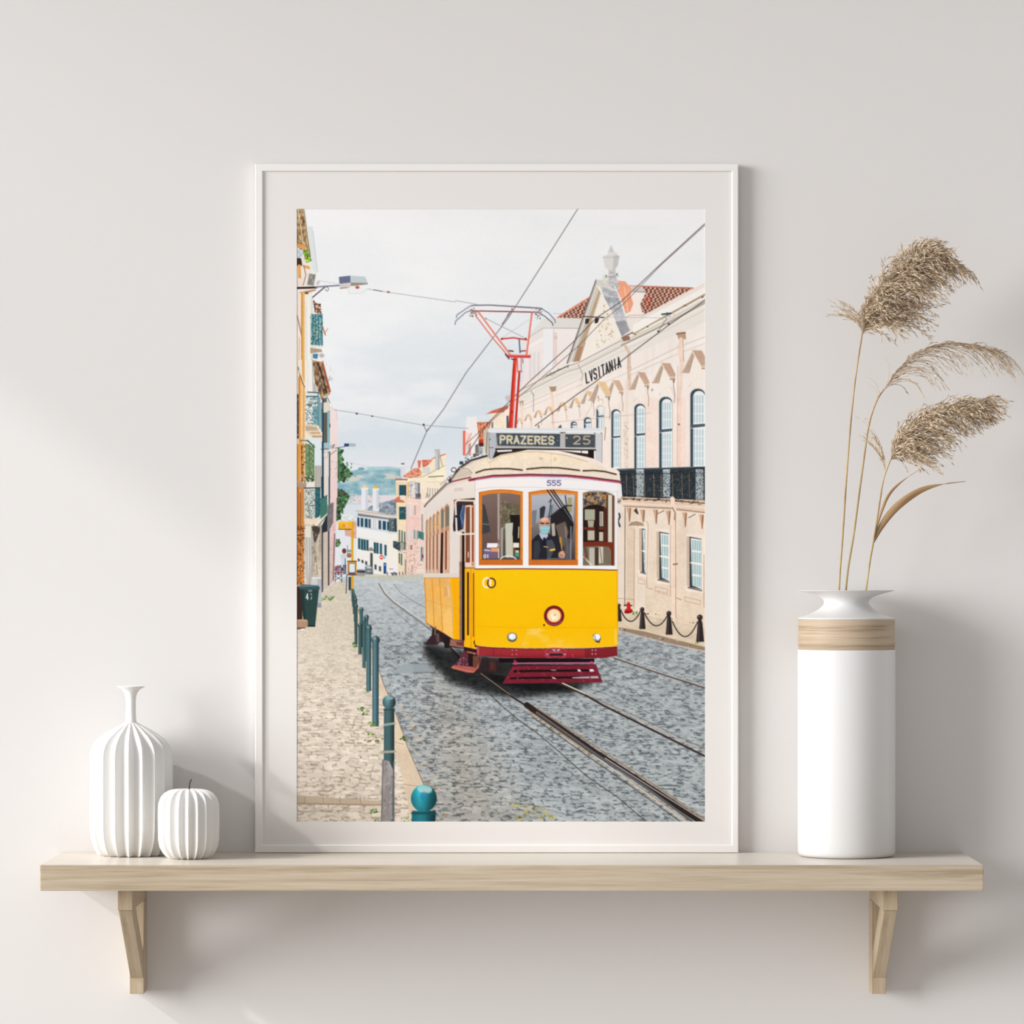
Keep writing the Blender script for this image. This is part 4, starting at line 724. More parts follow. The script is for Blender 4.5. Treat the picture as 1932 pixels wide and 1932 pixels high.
# bollards, far to near
def bollard(x, top, bot, w, c=(54, 82, 84)):
    """ball head on a slim post"""
    r = w*.66
    def shd(X, Y):
        t = np.clip((X-PX0-(FR[0]+(x-w*.5)/FR[2]))/(w/FR[2]), 0, 1)
        q = 1.0+.45*np.exp(-((t-.32)/.2)**2)-.35*np.clip((t-.6)/.4, 0, 1)
        return (col(c)[None, None]*q[..., None]).astype(np.float32)
    poly([(x-w*.5, top+r*1.6), (x+w*.5, top+r*1.6), (x+w*.48, bot), (x-w*.5, bot)], shd)
    rect(x-w*.4, top+r*1.3, x+w*.4, top+r*2.1, mix(c, (20, 30, 34), .4)); ell(x, top+r, r, r*1.08, shd); ell(x-r*.25, top+r*.55, r*.4, r*.3, mix(c, (190, 206, 206), .6))
for x, t, b, w_ in ((700, 1275, 1420, 22), (706, 1295, 1480, 22), (716, 1320, 1560, 24), (728, 1345, 1650, 26), (736, 1380, 1780, 30), (740, 1450, 1910, 34)): bollard(x, t, b, w_, (50, 72, 72))
bollard(800, 1490, 1940, 38); bollard(858, 1570, 2100, 42, (62, 88, 92)); bollard(885, 1685, 2250, 46, (60, 86, 88))
frame(550, 1180, 5.083)
bollard(662, -20, 280, 34, (50, 72, 74)); bollard(700, -70, 410, 32, (56, 82, 84)); bollard(745, 2, 632, 46, (60, 88, 92)); bollard(810, 104, 970, 62, (64, 90, 98))
speck([(755, 930), (800, 930), (800, 970), (755, 970)], [(110, 150, 50), (80, 110, 40)], 30, .8, 2, 144)
frame(0, 0)
# ------------------------------------------------------------------ overhead wires
frame(540, 380, 6.0375)
line([(820, 985), (1165, 1040), (1930, 1150)], 6, (150, 146, 160), .9); ell(815, 985, 24, 16, (196, 90, 70)); ell(1168, 1038, 18, 11, (170, 90, 80)); line([(1000, 1012), (1100, 1030)], 8, (90, 84, 96))
poly([(605, 865), (735, 850), (740, 930), (612, 945)], (106, 112, 140)); poly([(735, 850), (905, 862), (935, 940), (820, 965), (740, 965)], (196, 206, 208)); poly([(740, 930), (935, 935), (930, 950), (740, 970)], (150, 140, 130)); poly([(612, 945), (735, 930), (735, 985), (620, 1003)], (214, 206, 200)); line([(620, 995), (720, 985)], 9, (150, 110, 96)); poly([(700, 985), (930, 985), (925, 1010), (870, 1050), (725, 1055)], (236, 240, 242)); line([(700, 990), (725, 1055), (870, 1050), (925, 1010)], 5, (206, 212, 214)); ell(815, 985, 24, 16, (196, 90, 70))
frame(0, 0)
line([(1091, 394), (1048, 462), (960, 600), (880, 704), (838, 772), (805, 816), (776, 885)], 1.5, (112, 104, 112), .95)
line([(860, 568), (900, 575)], 1, (150, 150, 160)); line([(1045, 592), (1110, 598), (1260, 601)], .8, (150, 146, 150), .7)
line([(632, 774), (672, 780), (800, 803), (884, 809)], 1, (120, 132, 146), .8); ell(674, 781, 2.2, 1.7, (60, 50, 60)); ell(703, 786, 1.8, 1.4, (60, 60, 66)); ell(800, 802, 2, 2, (50, 50, 56)); line([(800, 803), (805, 814), (809, 809)], 1, (90, 90, 96)); ell(664, 876, 1.4, 1.2, (80, 80, 86)); line([(660, 873), (700, 882)], .6, (170, 180, 186), .7)
line([(1332, 421), (1248, 498), (1172, 570), (1126, 600), (1080, 648), (1000, 720), (920, 800), (880, 860)], 1.5, (84, 72, 70), .9); line([(1332, 424), (1246, 502), (1176, 575), (1140, 604), (1090, 655), (1010, 724), (960, 766), (880, 838)], 1.2, (110, 90, 84), .9)
line([(1332, 566), (1262, 614), (1190, 668), (1120, 724), (1090, 744), (1010, 804)], 1.5, (60, 52, 50), .95)
line([(1100, 598), (1140, 600)], 1.6, (40, 36, 36)); poly([(1105, 602), (1113, 602), (1110, 611), (1104, 612)], (50, 44, 44)); poly([(1123, 601), (1131, 601), (1128, 610), (1122, 611)], (50, 44, 44)); line([(1249, 594), (1266, 592)], 3, (50, 70, 70)); line([(1259, 600), (1242, 626)], 1, (90, 80, 80)); ell(1259, 593, 2.4, 3, (70, 96, 96)); ell(1242, 626, 1.8, 1.8, (40, 40, 40)); ell(1262, 612, 1.6, 2, (40, 40, 40)); line([(1040, 798), (1228, 780)], .7, (150, 140, 140), .7)
# ------------------------------------------------------------------ pantograph
frame(840, 540, 6.038)
line([(800, 840), (745, 1620)], 44, (214, 56, 40)); line([(812, 850), (768, 1620)], 14, (236, 92, 72)); line([(782, 900), (728, 1620)], 9, (168, 36, 28)); line([(848, 980), (802, 1620)], 24, (196, 46, 36)); line([(824, 820), (830, 970)], 12, (228, 110, 92)); line([(868, 820), (868, 970)], 11, (228, 110, 92)); line([(830, 975), (872, 975)], 16, (222, 90, 74))
line([(850, 990), (846, 1090)], 14, (180, 60, 50)); ell(764, 1438, 10, 8, (90, 30, 30))
line([(350, 340), (540, 590), (720, 800)], 14, (222, 128, 112)); line([(375, 290), (560, 540), (740, 780)], 20, (232, 140, 122)); line([(990, 310), (930, 780)], 20, (226, 120, 106)); line([(980, 330), (922, 770)], 6, (246, 180, 164))
line([(645, 605), (780, 592), (930, 615)], 17, (206, 66, 62)); line([(845, 605), (855, 760)], 17, (104, 112, 132)); line([(735, 800), (960, 805)], 36, (216, 72, 68)); line([(735, 790), (955, 792)], 11, (240, 128, 118)); line([(690, 780), (730, 830)], 17, (80, 78, 88)); line([(730, 740), (775, 745)], 16, (90, 50, 56)); line([(865, 745), (915, 740)], 14, (150, 40, 50)); line([(760, 835), (800, 840)], 14, (70, 60, 66)); line([(885, 830), (890, 880)], 7, (90, 60, 60))
line([(470, 375), (920, 600)], 5, (140, 130, 130)); line([(960, 385), (650, 595)], 4, (190, 180, 178)); ell(648, 605, 10, 14, (150, 40, 46)); ell(922, 600, 9, 9, (60, 40, 46)); ell(466, 374, 8, 7, (70, 60, 60))
line([(290, 285), (1060, 302)], 15, (176, 100, 104)); line([(400, 285), (980, 298)], 6, (120, 60, 74)); line([(130, 360), (140, 330), (280, 235), (330, 222), (500, 218), (800, 235), (1090, 255), (1180, 310), (1250, 385), (1258, 420)], 12, (132, 134, 158)); line([(300, 226), (500, 222), (800, 240), (1090, 260)], 9, (110, 96, 96)); line([(330, 216), (500, 212), (800, 229), (1080, 248)], 5, (190, 192, 208)); line([(115, 440), (125, 400), (240, 300), (290, 285)], 11, (120, 122, 146)); line([(1060, 300), (1140, 350), (1220, 420), (1230, 450)], 11, (90, 92, 112))
for cx, cy in ((300, 300), (330, 320), (1050, 320), (1070, 300)): speck([(cx-35, cy-50), (cx+35, cy-50), (cx+35, cy+60), (cx-35, cy+60)], [(60, 54, 58), (110, 90, 88), (176, 160, 156)], 26, .6, 1.5, cx)
line([(768, 270), (740, 310), (650, 440)], 9, (96, 80, 84)); ell(765, 262, 12, 9, (190, 120, 70)); line([(730, 315), (710, 350)], 16, (120, 104, 104))

# ------------------------------------------------------------------ the tram
frame(790, 790, 6.44)
# roof gear left of the sign
poly([(790, 140), (850, 130), (860, 470), (820, 480), (790, 300)], (206, 192, 176)); line([(835, 170), (825, 420)], 9, (120, 100, 84)); poly([(690, 320), (730, 310), (735, 450), (690, 460)], (120, 116, 112)); poly([(735, 330), (785, 360), (780, 440), (735, 440)], (170, 172, 174)); rect(665, 430, 692, 470, (60, 50, 46)); speck([(560, 460), (860, 380), (860, 480), (560, 560)], [(70, 62, 58), (190, 180, 170), (110, 100, 96)], 60, .8, 2, 151); rect(500, 520, 545, 560, (50, 72, 86))
# side, seen obliquely
poly([(70, 1075), (110, 1030), (340, 800), (400, 720), (640, 700), (690, 760), (690, 1850), (640, 1932), (60, 1932)], (232, 216, 204))
poly([(70, 1080), (330, 850), (640, 745), (690, 780), (690, 960), (560, 965), (400, 985), (75, 1210)], ygrad([(905, (240, 228, 218)), (970, (226, 218, 212))]))
poly([(400, 740), (640, 700), (860, 600), (850, 480), (800, 470), (640, 530), (500, 600), (400, 720)], (234, 220, 202)); poly([(400, 720), (500, 600), (640, 650), (660, 690), (400, 745)], (214, 198, 182))
line([(75, 1070), (110, 1025), (345, 800), (400, 770)], 22, (150, 138, 132)); line([(72, 1075), (120, 1010), (340, 780)], 8, (96, 78, 72)); line([(380, 770), (500, 600), (640, 510), (830, 455)], 24, (66, 56, 54)); line([(400, 740), (520, 610), (660, 530)], 9, (190, 176, 162)); ring(430, 625, 30, 26, 9, (50, 46, 48)); line([(270, 800), (350, 740), (400, 690)], 26, (206, 198, 192)); ell(375, 735, 22, 26, (60, 54, 56)); ell(368, 728, 12, 14, (230, 228, 226)); line([(500, 600), (600, 615), (660, 670)], 12, (176, 160, 144))
line([(400, 770), (520, 740), (640, 715)], 16, (130, 48, 58))
for x in np.linspace(440, 530, 6): line([(x, 850-(x-440)*.1), (x+8, 885-(x-440)*.1)], 5, (150, 120, 104), .7)
# side windows
xs = [(95, 118, 1230), (133, 158, 1200), (175, 204, 1165), (220, 252, 1130), (272, 308, 1090), (322, 372, 1050)]
for i, (a_, b_, t_) in enumerate(xs):
    bt = 1880+i*0; md = 1470-i*22
    poly([(a_-5, t_+26), ((a_+b_)/2, t_-16), (b_+5, t_+14), (b_+5, bt), (a_-5, bt)], (196, 144, 112))
    poly([(a_+4, t_+36), ((a_+b_)/2, t_+8), (b_, t_+30), (b_, md-60), (a_+4, md-40)], (150, 116, 92)); poly([(a_+(b_-a_)*.45, t_+24), (b_, t_+30), (b_, md-60), (a_+(b_-a_)*.45, md-50)], (208, 178, 138) if i < 4 else (104, 122, 112))
    poly([(a_+3, md+10), (b_-2, md-6), (b_-6, bt-40), (a_, bt-40)], (150, 84, 58)); poly([(a_+(b_-a_)*.55, md+4), (b_, md-4), (b_-4, bt-30), (a_+(b_-a_)*.5, bt-30)], (222, 196, 172))
    rect(a_, bt-45, b_, bt, (206, 170, 146))
poly([(276, 1395), (304, 1385), (296, 1880), (262, 1880)], (56, 30, 24))
for a_, b_ in ((118, 133), (158, 175), (204, 220), (252, 272), (310, 322)): line([((a_+b_)/2, 1140), ((a_+b_)/2-4, 1880)], 7, (240, 228, 216))
speck([(180, 1290), (250, 1270), (250, 1340), (180, 1350)], [(236, 166, 60)], 20, .8, 1.8, 152)
rect(385, 1000, 420, 1900, (236, 220, 208)); rect(400, 1380, 500, 1932, (230, 220, 214)); 
poly([(60, 1885), (520, 1885), (520, 1935), (60, 1935)], (226, 214, 204))
# door bay
poly([(430, 1000), (690, 975), (690, 1900), (540, 1900), (530, 1380), (430, 1380)], (222, 196, 176)); poly([(430, 990), (690, 965), (690, 1060), (440, 1060)], (72, 46, 36)); rect(528, 1380, 562, 1932, (36, 22, 20)); rect(505, 1400, 530, 1932, (190, 164, 146))
poly([(562, 1060), (636, 1050), (636, 1800), (562, 1790)], (236, 214, 194)); poly([(574, 1080), (626, 1070), (626, 1750), (574, 1750)], (142, 66, 38)); rect(590, 1110, 612, 1700, (96, 84, 72)); rect(600, 1620, 612, 1690, (220, 210, 196)); poly([(642, 1060), (675, 1050), (675, 1790), (642, 1790)], (206, 150, 116)); rect(652, 1080, 670, 1740, (140, 66, 40)); rect(636, 1050, 643, 1800, (246, 234, 222))
# mirror
poly([(440, 1060), (520, 1045), (570, 1050), (545, 1340), (500, 1362), (425, 1370), (420, 1300)], (40, 40, 52)); poly([(535, 1050), (570, 1050), (548, 1320), (525, 1345), (510, 1220)], (66, 88, 132)); line([(540, 1060), (510, 1180), (540, 1280)], 8, (130, 156, 190)); line([(690, 1000), (480, 995), (450, 1010), (465, 1390), (500, 1408), (690, 1400)], 21, (238, 228, 218)); ell(688, 1028, 20, 28, (240, 234, 226)); ell(470, 1190, 26, 16, (40, 36, 44))
# front face
poly([(690, 760), (1000, 735), (1352, 725), (2100, 760), (2430, 790), (2420, 1850), (690, 1850)], ygrad([(905, (244, 240, 240)), (960, (240, 240, 242)), (1075, (243, 244, 246))]))
poly([(690, 760), (1000, 735), (1300, 728), (1300, 860), (690, 870)], (248, 240, 236), .6)
line([(690, 868), (860, 838), (1352, 835), (2000, 862), (2430, 895)], 5, (196, 184, 180), .8); line([(688, 760), (690, 1850)], 7, (206, 190, 182), .8)
# roof
poly([(640, 700), (700, 560), (860, 470), (1000, 430), (1200, 402), (1352, 396), (1500, 400), (1750, 430), (2000, 500), (2200, 570), (2390, 670), (2460, 760), (2440, 790), (2000, 720), (1352, 690), (900, 690), (640, 750)], ygrad([(850, (246, 228, 198)), (880, (243, 226, 204)), (900, (236, 222, 206))]))
line([(860, 540), (1000, 455), (1200, 412), (1352, 404), (1500, 408), (1800, 450), (2050, 525)], 7, (160, 136, 110), .7); line([(830, 480), (880, 590)], 6, (214, 196, 172)); line([(1610, 430), (1625, 720)], 4, (206, 180, 140), .8)
ell(1490, 488, 24, 14, (214, 190, 148)); ell(1658, 500, 22, 30, (232, 208, 166)); line([(1352, 700), (900, 690), (640, 740)], 3, (190, 170, 150))
for pts in ([(700, 660), (800, 625), (920, 612), (1100, 610), (1260, 628)], [(1318, 616), (1500, 598), (1700, 600), (1955, 632)], [(2000, 636), (2130, 632), (2260, 645), (2400, 680)]): line(pts, 18, (64, 46, 40)); line([(p[0], p[1]+12) for p in pts], 7, (206, 186, 164))
line([(620, 750), (700, 735), (900, 705), (1352, 690), (1800, 700), (2100, 730), (2450, 775)], 30, (150, 52, 74)); line([(700, 738), (900, 712), (1352, 700), (1800, 710), (2100, 738), (2440, 782)], 10, (206, 120, 140)); line([(640, 738), (900, 690), (1352, 676), (1800, 686), (2100, 714), (2450, 760)], 8, (70, 22, 34)); line([(1500, 700), (1750, 706)], 12, (150, 110, 170), .7)
text('555', (1566, 756), (42, 0), (0, 58), 11, (84, 76, 128), .42)
# destination sign
poly([(850, 118), (2240, 118), (2245, 185), (850, 180)], (224, 226, 228)); line([(850, 150), (2240, 165)], 12, (240, 240, 242)); poly([(855, 170), (940, 178), (940, 470), (870, 505), (855, 480)], (186, 190, 198)); line([(856, 170), (860, 480)], 6, (110, 106, 110)); poly([(940, 176), (2150, 190), (2150, 378), (940, 368)], (176, 172, 170))
poly([(946, 180), (1722, 188), (1718, 345), (960, 330)], (66, 78, 88)); poly([(1782, 192), (2146, 196), (2146, 352), (1782, 350)], (74, 80, 86)); rect(1722, 170, 1782, 380, (186, 184, 184)); line([(1722, 172), (1782, 172)], 12, (110, 104, 104)); poly([(2150, 180), (2230, 190), (2228, 540), (2150, 500)], (206, 206, 210)); line([(2232, 190), (2228, 540)], 6, (140, 136, 140)); speck([(960, 190), (1700, 200), (1700, 340), (960, 330)], [(90, 104, 114), (54, 64, 74), (120, 130, 136)], 220, .6, 2, 153, 1.4, .45)
line([(950, 270), (1020, 190)], 6, (120, 132, 140), .7); line([(1000, 330), (1100, 190)], 6, (110, 122, 130), .6)
line([(940, 355), (1720, 358), (2150, 372)], 12, (206, 202, 198)); line([(940, 372), (1352, 372), (1750, 378), (2150, 385)], 17, (34, 28, 26)); poly([(940, 380), (1352, 375), (1220, 402), (1000, 440), (900, 490)], (44, 36, 32)); poly([(950, 385), (1140, 380), (1130, 400), (960, 410)], (240, 238, 236)); poly([(1780, 392), (2060, 395), (2050, 425), (1960, 440), (1790, 408)], (236, 238, 238)); line([(1980, 395), (1975, 430)], 10, (60, 84, 96)); poly([(1700, 390), (2060, 430), (2090, 470), (2150, 490), (1960, 450)], (50, 38, 34)); poly([(2060, 385), (2130, 385), (2130, 490), (2060, 470)], (30, 24, 22))
text('PRAZERES', (996, 212), (54, 1), (0, 88), 23, (218, 204, 176), .56); text('25', (1886, 218), (74, 0), (0, 92), 17, (186, 172, 152), .62)
for x, y in ((870, 255), (872, 355), (900, 355), (1745, 175), (2140, 180), (2220, 180)): ell(x, y, 7, 7, (50, 46, 46))
line([(2010, 330), (2130, 240)], 5, (130, 134, 134), .7); ell(1800, 238, 9, 14, (206, 176, 130))
# front windows
def fwin(x0, x1, top, bot, fr=True):
    o = [(x0, top+34), (x0+(x1-x0)*.25, top+10), (x0+(x1-x0)*.5, top), (x0+(x1-x0)*.75, top+8), (x1, top+28), (x1, bot), (x0, bot)]
    if fr:
        poly(o, (222, 130, 44)); line([o[0], o[1], o[2], o[3], o[4]], 8, (176, 90, 24)); line([(x0+6, top+34), (x0+6, bot)], 9, (190, 98, 28)); line([(x1-34, top+70), (x1-34, bot-60)], 9, (170, 84, 24)); speck(o, [(236, 156, 72), (196, 108, 34)], 60, 1, 3, int(x0), .5, .6)
        rect(x0, bot-70, x1, bot, (206, 112, 40)); line([(x0+30, bot-68), (x1-30, bot-68)], 7, (150, 76, 26))
        x0 += 36; x1 -= 34; top += 40; bot -= 66
        o = [(x0, top+30), (x0+(x1-x0)*.25, top+8), (x0+(x1-x0)*.5, top), (x0+(x1-x0)*.75, top+6), (x1, top+24), (x1, bot), (x0, bot)]
    return o
o = fwin(735, 1268, 866, 1780); poly(o, ygrad([(930, (126, 106, 100)), (980, (112, 90, 84)), (1055, (92, 74, 70))]))
poly([(780, 1030), (810, 1060), (850, 1240), (875, 1380), (800, 1400), (775, 1400)], (62, 64, 66)); line([(780, 1280), (860, 1290)], 14, (110, 112, 104)); rect(960, 910, 995, 1560, (150, 130, 124)); line([(970, 920), (970, 1560)], 9, (206, 190, 184)); poly([(1000, 1000), (1230, 1050), (1230, 1240), (1000, 1340)], (104, 96, 76)); speck([(1000, 1000), (1230, 1050), (1230, 1300), (1000, 1340)], [(140, 130, 100), (84, 74, 62), (160, 150, 124)], 100, 1, 3, 154, 1, .7)
poly([(1110, 1170), (1232, 1170), (1232, 1640), (1150, 1560)], (32, 26, 26)); poly([(1055, 1275), (1150, 1265), (1140, 1420), (1110, 1690), (1060, 1690)], (196, 198, 184)); poly([(1000, 1330), (1030, 1320), (1025, 1690), (1000, 1690)], (160, 164, 150)); rect(1030, 1480, 1056, 1690, (90, 70, 60)); line([(1220, 1320), (1215, 1450)], 14, (190, 184, 160)); rect(1150, 1510, 1222, 1570, (236, 230, 216)); rect(1175, 1620, 1222, 1680, (60, 150, 150)); rect(1180, 1600, 1220, 1630, (226, 214, 130)); poly([(1110, 1430), (1145, 1420), (1150, 1690), (1115, 1690)], (206, 196, 170)); 
line([(870, 1400), (960, 1500)], 60, (110, 84, 76), .6); poly([(835, 1515), (965, 1515), (955, 1570), (830, 1570)], (242, 240, 244)); poly([(795, 1575), (970, 1575), (960, 1700), (785, 1700)], (112, 98, 128)); rect(880, 1578, 968, 1620, (240, 150, 96)); rect(968, 1570, 982, 1700, (232, 214, 200)); text('01', (795, 1655), (24, 0), (0, 40), 8.5, (250, 250, 250), .5); line([(808, 1600), (865, 1605)], 18, (226, 220, 230), .8); ring(1090, 1730, 100, 60, 12, (236, 240, 240), 3.5, 5.9)
o = fwin(1338, 1936, 866, 1782); poly(o, ygrad([(930, (196, 196, 204)), (960, (150, 152, 160)), (1000, (112, 108, 110)), (1060, (62, 58, 62))]))
frame(980, 790, 6.44)
poly([(150, 930), (380, 900), (400, 1050), (340, 1190), (150, 1320)], (178, 182, 194), .6); poly([(155, 1120), (215, 1110), (200, 1290), (155, 1310)], (120, 122, 132)); poly([(250, 1090), (300, 1060), (320, 1080), (300, 1200), (250, 1220)], (52, 54, 60)); poly([(370, 1060), (420, 1040), (400, 1180), (370, 1190)], (130, 144, 156)); line([(395, 1060), (390, 1180)], 9, (70, 80, 90)); poly([(390, 960), (660, 920), (660, 1300), (560, 1150), (480, 1100)], (206, 204, 206), .55); line([(560, 940), (580, 1090)], 18, (90, 92, 98)); rect(590, 960, 640, 1140, (150, 142, 80), .7)
line([(150, 930), (660, 920)], 20, (206, 150, 110), .5)
poly([(380, 1180), (480, 1100), (560, 1060), (640, 1200), (660, 1280), (640, 1460), (560, 1620), (440, 1480), (380, 1400)], (40, 36, 38)); poly([(440, 1300), (560, 1250), (600, 1380), (520, 1600), (480, 1440)], (120, 104, 94), .8); line([(500, 1450), (510, 1590)], 26, (190, 140, 60)); poly([(390, 1280), (430, 1270), (440, 1420), (400, 1440)], (176, 170, 160)); line([(560, 1320), (590, 1640)], 20, (130, 124, 122)); line([(628, 1290), (625, 1700)], 10, (170, 172, 180)); poly([(530, 1440), (620, 1460), (620, 1700), (560, 1690)], (96, 90, 90), .8)
for dx in (0, 40, 72): line([(340+dx, 870), (470+dx, 1060), (600+dx*.5, 1230), (640, 1300)], 13, (34, 32, 38))
line([(400, 880), (640, 1240)], 9, (120, 122, 134)); line([(360, 1020), (390, 980), (360, 1200)], 9, (30, 30, 36)); line([(500, 1120), (550, 1060), (640, 1060)], 12, (30, 28, 34)); ell(640, 1292, 22, 20, (26, 24, 30)); line([(360, 1200), (480, 1110)], 10, (60, 60, 66))
# the driver behind the glass
poly([(152, 1480), (200, 1430), (240, 1400), (345, 1390), (430, 1440), (500, 1520), (520, 1640), (460, 1700), (152, 1706)], (36, 36, 44)); poly([(240, 1400), (262, 1380), (345, 1380), (350, 1430), (300, 1490), (262, 1450)], (176, 196, 224)); poly([(292, 1450), (318, 1445), (326, 1560), (300, 1590), (285, 1560)], (24, 28, 48)); poly([(330, 1480), (400, 1470), (440, 1560), (380, 1700), (340, 1700)], (74, 76, 84)); poly([(180, 1500), (240, 1480), (260, 1600), (230, 1700), (170, 1700)], (56, 58, 66)); line([(300, 1557), (345, 1562)], 12, (226, 170, 110)); poly([(370, 1590), (436, 1578), (438, 1602), (372, 1612)], (230, 196, 70))
poly([(245, 1262), (258, 1225), (300, 1202), (345, 1210), (372, 1250), (376, 1320), (362, 1385), (330, 1412), (280, 1408), (250, 1370), (240, 1310)], (206, 150, 124)); poly([(258, 1230), (300, 1202), (350, 1212), (340, 1240), (280, 1250)], (232, 184, 158)); line([(262, 1272), (300, 1278)], 17, (70, 42, 40)); line([(325, 1276), (358, 1274)], 16, (80, 50, 46)); line([(310, 1265), (312, 1310)], 8, (222, 170, 142)); poly([(250, 1312), (308, 1302), (370, 1310), (368, 1360), (340, 1392), (300, 1400), (262, 1380)], (140, 200, 212)); line([(256, 1335), (366, 1332)], 5, (176, 222, 230)); line([(262, 1358), (360, 1356)], 5, (112, 174, 190)); line([(243, 1300), (254, 1330)], 5, (226, 226, 226)); ell(243, 1320, 8, 20, (186, 126, 104))
poly([(475, 1640), (500, 1615), (535, 1605), (558, 1650), (550, 1690), (510, 1700), (480, 1680)], (214, 160, 136)); line([(490, 1650), (520, 1660)], 8, (130, 80, 66)); line([(500, 1680), (530, 1670)], 8, (130, 80, 66)); line([(340, 1706), (560, 1700), (640, 1715)], 13, (96, 104, 116))
# the open-sided window on the right
o = [(772, 905), (850, 886), (960, 884), (1060, 896), (1130, 920), (1156, 945), (1156, 1786), (772, 1786)]
poly(o, (126, 110, 92)); poly([(775, 910), (960, 890), (1140, 935), (1140, 1060), (775, 1070)], (132, 120, 100)); speck([(780, 910), (1060, 900), (1060, 1060), (780, 1060)], [(96, 84, 72), (170, 160, 134), (60, 52, 46), (190, 130, 70), (70, 70, 110)], 130, 1, 3, 155, 1.2); poly([(775, 1090), (840, 1055), (960, 1045), (1040, 1080), (1040, 1500), (775, 1500)], (40, 26, 24)); rect(795, 1105, 920, 1235, (170, 170, 148)); poly([(830, 1240), (910, 1240), (900, 1320), (840, 1320)], (176, 166, 144)); rect(975, 1130, 1020, 1310, (196, 190, 172)); line([(995, 1150), (995, 1300)], 9, (90, 90, 80)); rect(775, 1320, 1075, 1352, (110, 46, 30)); rect(830, 1360, 915, 1480, (190, 180, 160)); rect(970, 1380, 1020, 1490, (196, 188, 168)); rect(920, 1100, 965, 1500, (44, 28, 24)); rect(1025, 1090, 1075, 1500, (84, 40, 28)); rect(1075, 930, 1128, 1786, (216, 208, 190)); rect(1060, 930, 1078, 1500, (60, 40, 34)); rect(1128, 935, 1156, 1786, (104, 60, 48))
poly([(775, 1500), (960, 1494), (1150, 1505), (1150, 1786), (1112, 1786), (1112, 1600), (1080, 1560), (960, 1550), (840, 1555), (775, 1570)], (116, 46, 30)); poly([(775, 1570), (840, 1555), (960, 1550), (1080, 1560), (1112, 1600), (1112, 1786), (775, 1786)], (120, 108, 92)); rect(850, 1570, 915, 1786, (190, 184, 170)); rect(965, 1560, 1020, 1760, (206, 200, 182)); rect(920, 1570, 962, 1786, (70, 54, 46)); line([(980, 1570), (1005, 1760)], 9, (110, 100, 84)); line([(780, 1680), (880, 1782)], 13, (232, 220, 200)); line([(780, 1670), (810, 1720)], 9, (200, 70, 50)); line([(800, 1580), (820, 1680)], 30, (90, 78, 66))
line([(772, 905), (850, 884), (960, 881), (1060, 892), (1130, 918), (1158, 945), (1158, 1790)], 7, (190, 170, 160)); line([(748, 1340), (748, 1410)], 7, (214, 212, 214)); 
poly([(1190, 790), (1240, 800), (1250, 950), (1195, 960)], (236, 234, 232)); poly([(1190, 970), (1245, 980), (1230, 1040), (1192, 1030)], (190, 176, 164)); line([(1195, 1020), (1225, 1000)], 11, (60, 50, 50)); line([(1192, 880), (1190, 1840)], 6, (196, 190, 190))
# yellow front
frame(980, 1060, 7.727)
yel = ygrad([(1075, (255, 200, 10)), (1130, (254, 196, 6)), (1185, (255, 192, 0)), (1222, (254, 194, 24))])
poly([(-640, 112), (0, 105), (800, 112), (1432, 128), (1436, 600), (1440, 1170), (1415, 1235), (1000, 1255), (540, 1262), (0, 1262), (-500, 1240), (-660, 1215), (-680, 900)], yel)
line([(-640, 108), (0, 104), (800, 110), (1430, 125)], 14, (110, 24, 22)); line([(-660, 945), (-200, 958), (600, 962), (1430, 965)], 5, (222, 150, 6), .8); rect(1385, 980, 1430, 1200, (255, 214, 110), .6)
gl = np.clip((fbm(30, 16, 3, 161)-.38)*3, 0, 1)*.75
poly([(120, 975), (500, 965), (860, 985), (920, 1200), (900, 1250), (60, 1255), (40, 1200)], (250, 206, 110), gl)
line([(1425, 130), (1432, 1160)], 16, (232, 160, 10), .7); rect(-680, 120, -560, 1210, (250, 184, 0), .35)
ell(508, 790, 148, 150, (96, 26, 36)); ell(508, 790, 132, 134, (140, 30, 50)); ring(508, 790, 120, 122, 14, (104, 20, 38)); ring(508, 790, 126, 130, 8, (200, 120, 150), .6, 2.6); ell(508, 787, 106, 102, (246, 186, 110)); ell(506, 787, 90, 88, (253, 226, 176)); ell(500, 800, 50, 46, (255, 246, 220)); ell(520, 775, 22, 20, (246, 200, 130)); line([(430, 760), (470, 840)], 8, (246, 196, 130)); line([(570, 720), (590, 820)], 8, (248, 206, 140)); ring(508, 787, 102, 98, 9, (230, 110, 40))
ell(362, 925, 13, 15, (50, 24, 20))
poly([(1070, 1075), (1100, 1048), (1150, 1050), (1185, 1085), (1190, 1130), (1160, 1178), (1130, 1170), (1085, 1140)], (86, 76, 70)); ell(1130, 1100, 52, 50, (236, 240, 244)); ell(1145, 1092, 26, 24, (255, 255, 255)); line([(1100, 1080), (1110, 1130), (1150, 1160)], 13, (120, 146, 166)); line([(1120, 1165), (1165, 1172)], 18, (44, 38, 38))
frame(780, 1060, 7.727)
ell(1442, 1102, 74, 70, (130, 100, 60)); ell(1438, 1100, 62, 60, (146, 150, 156)); ell(1446, 1092, 52, 48, (232, 238, 244)); ell(1432, 1090, 26, 26, (255, 255, 255)); line([(1400, 1140), (1450, 1158), (1490, 1130)], 13, (70, 64, 66))
ring(1075, 308, 54, 70, 22, (250, 244, 236)); ring(1142, 312, 56, 68, 19, (66, 26, 60)); ring(1075, 308, 54, 70, 22, (250, 244, 236), -.75, .1)
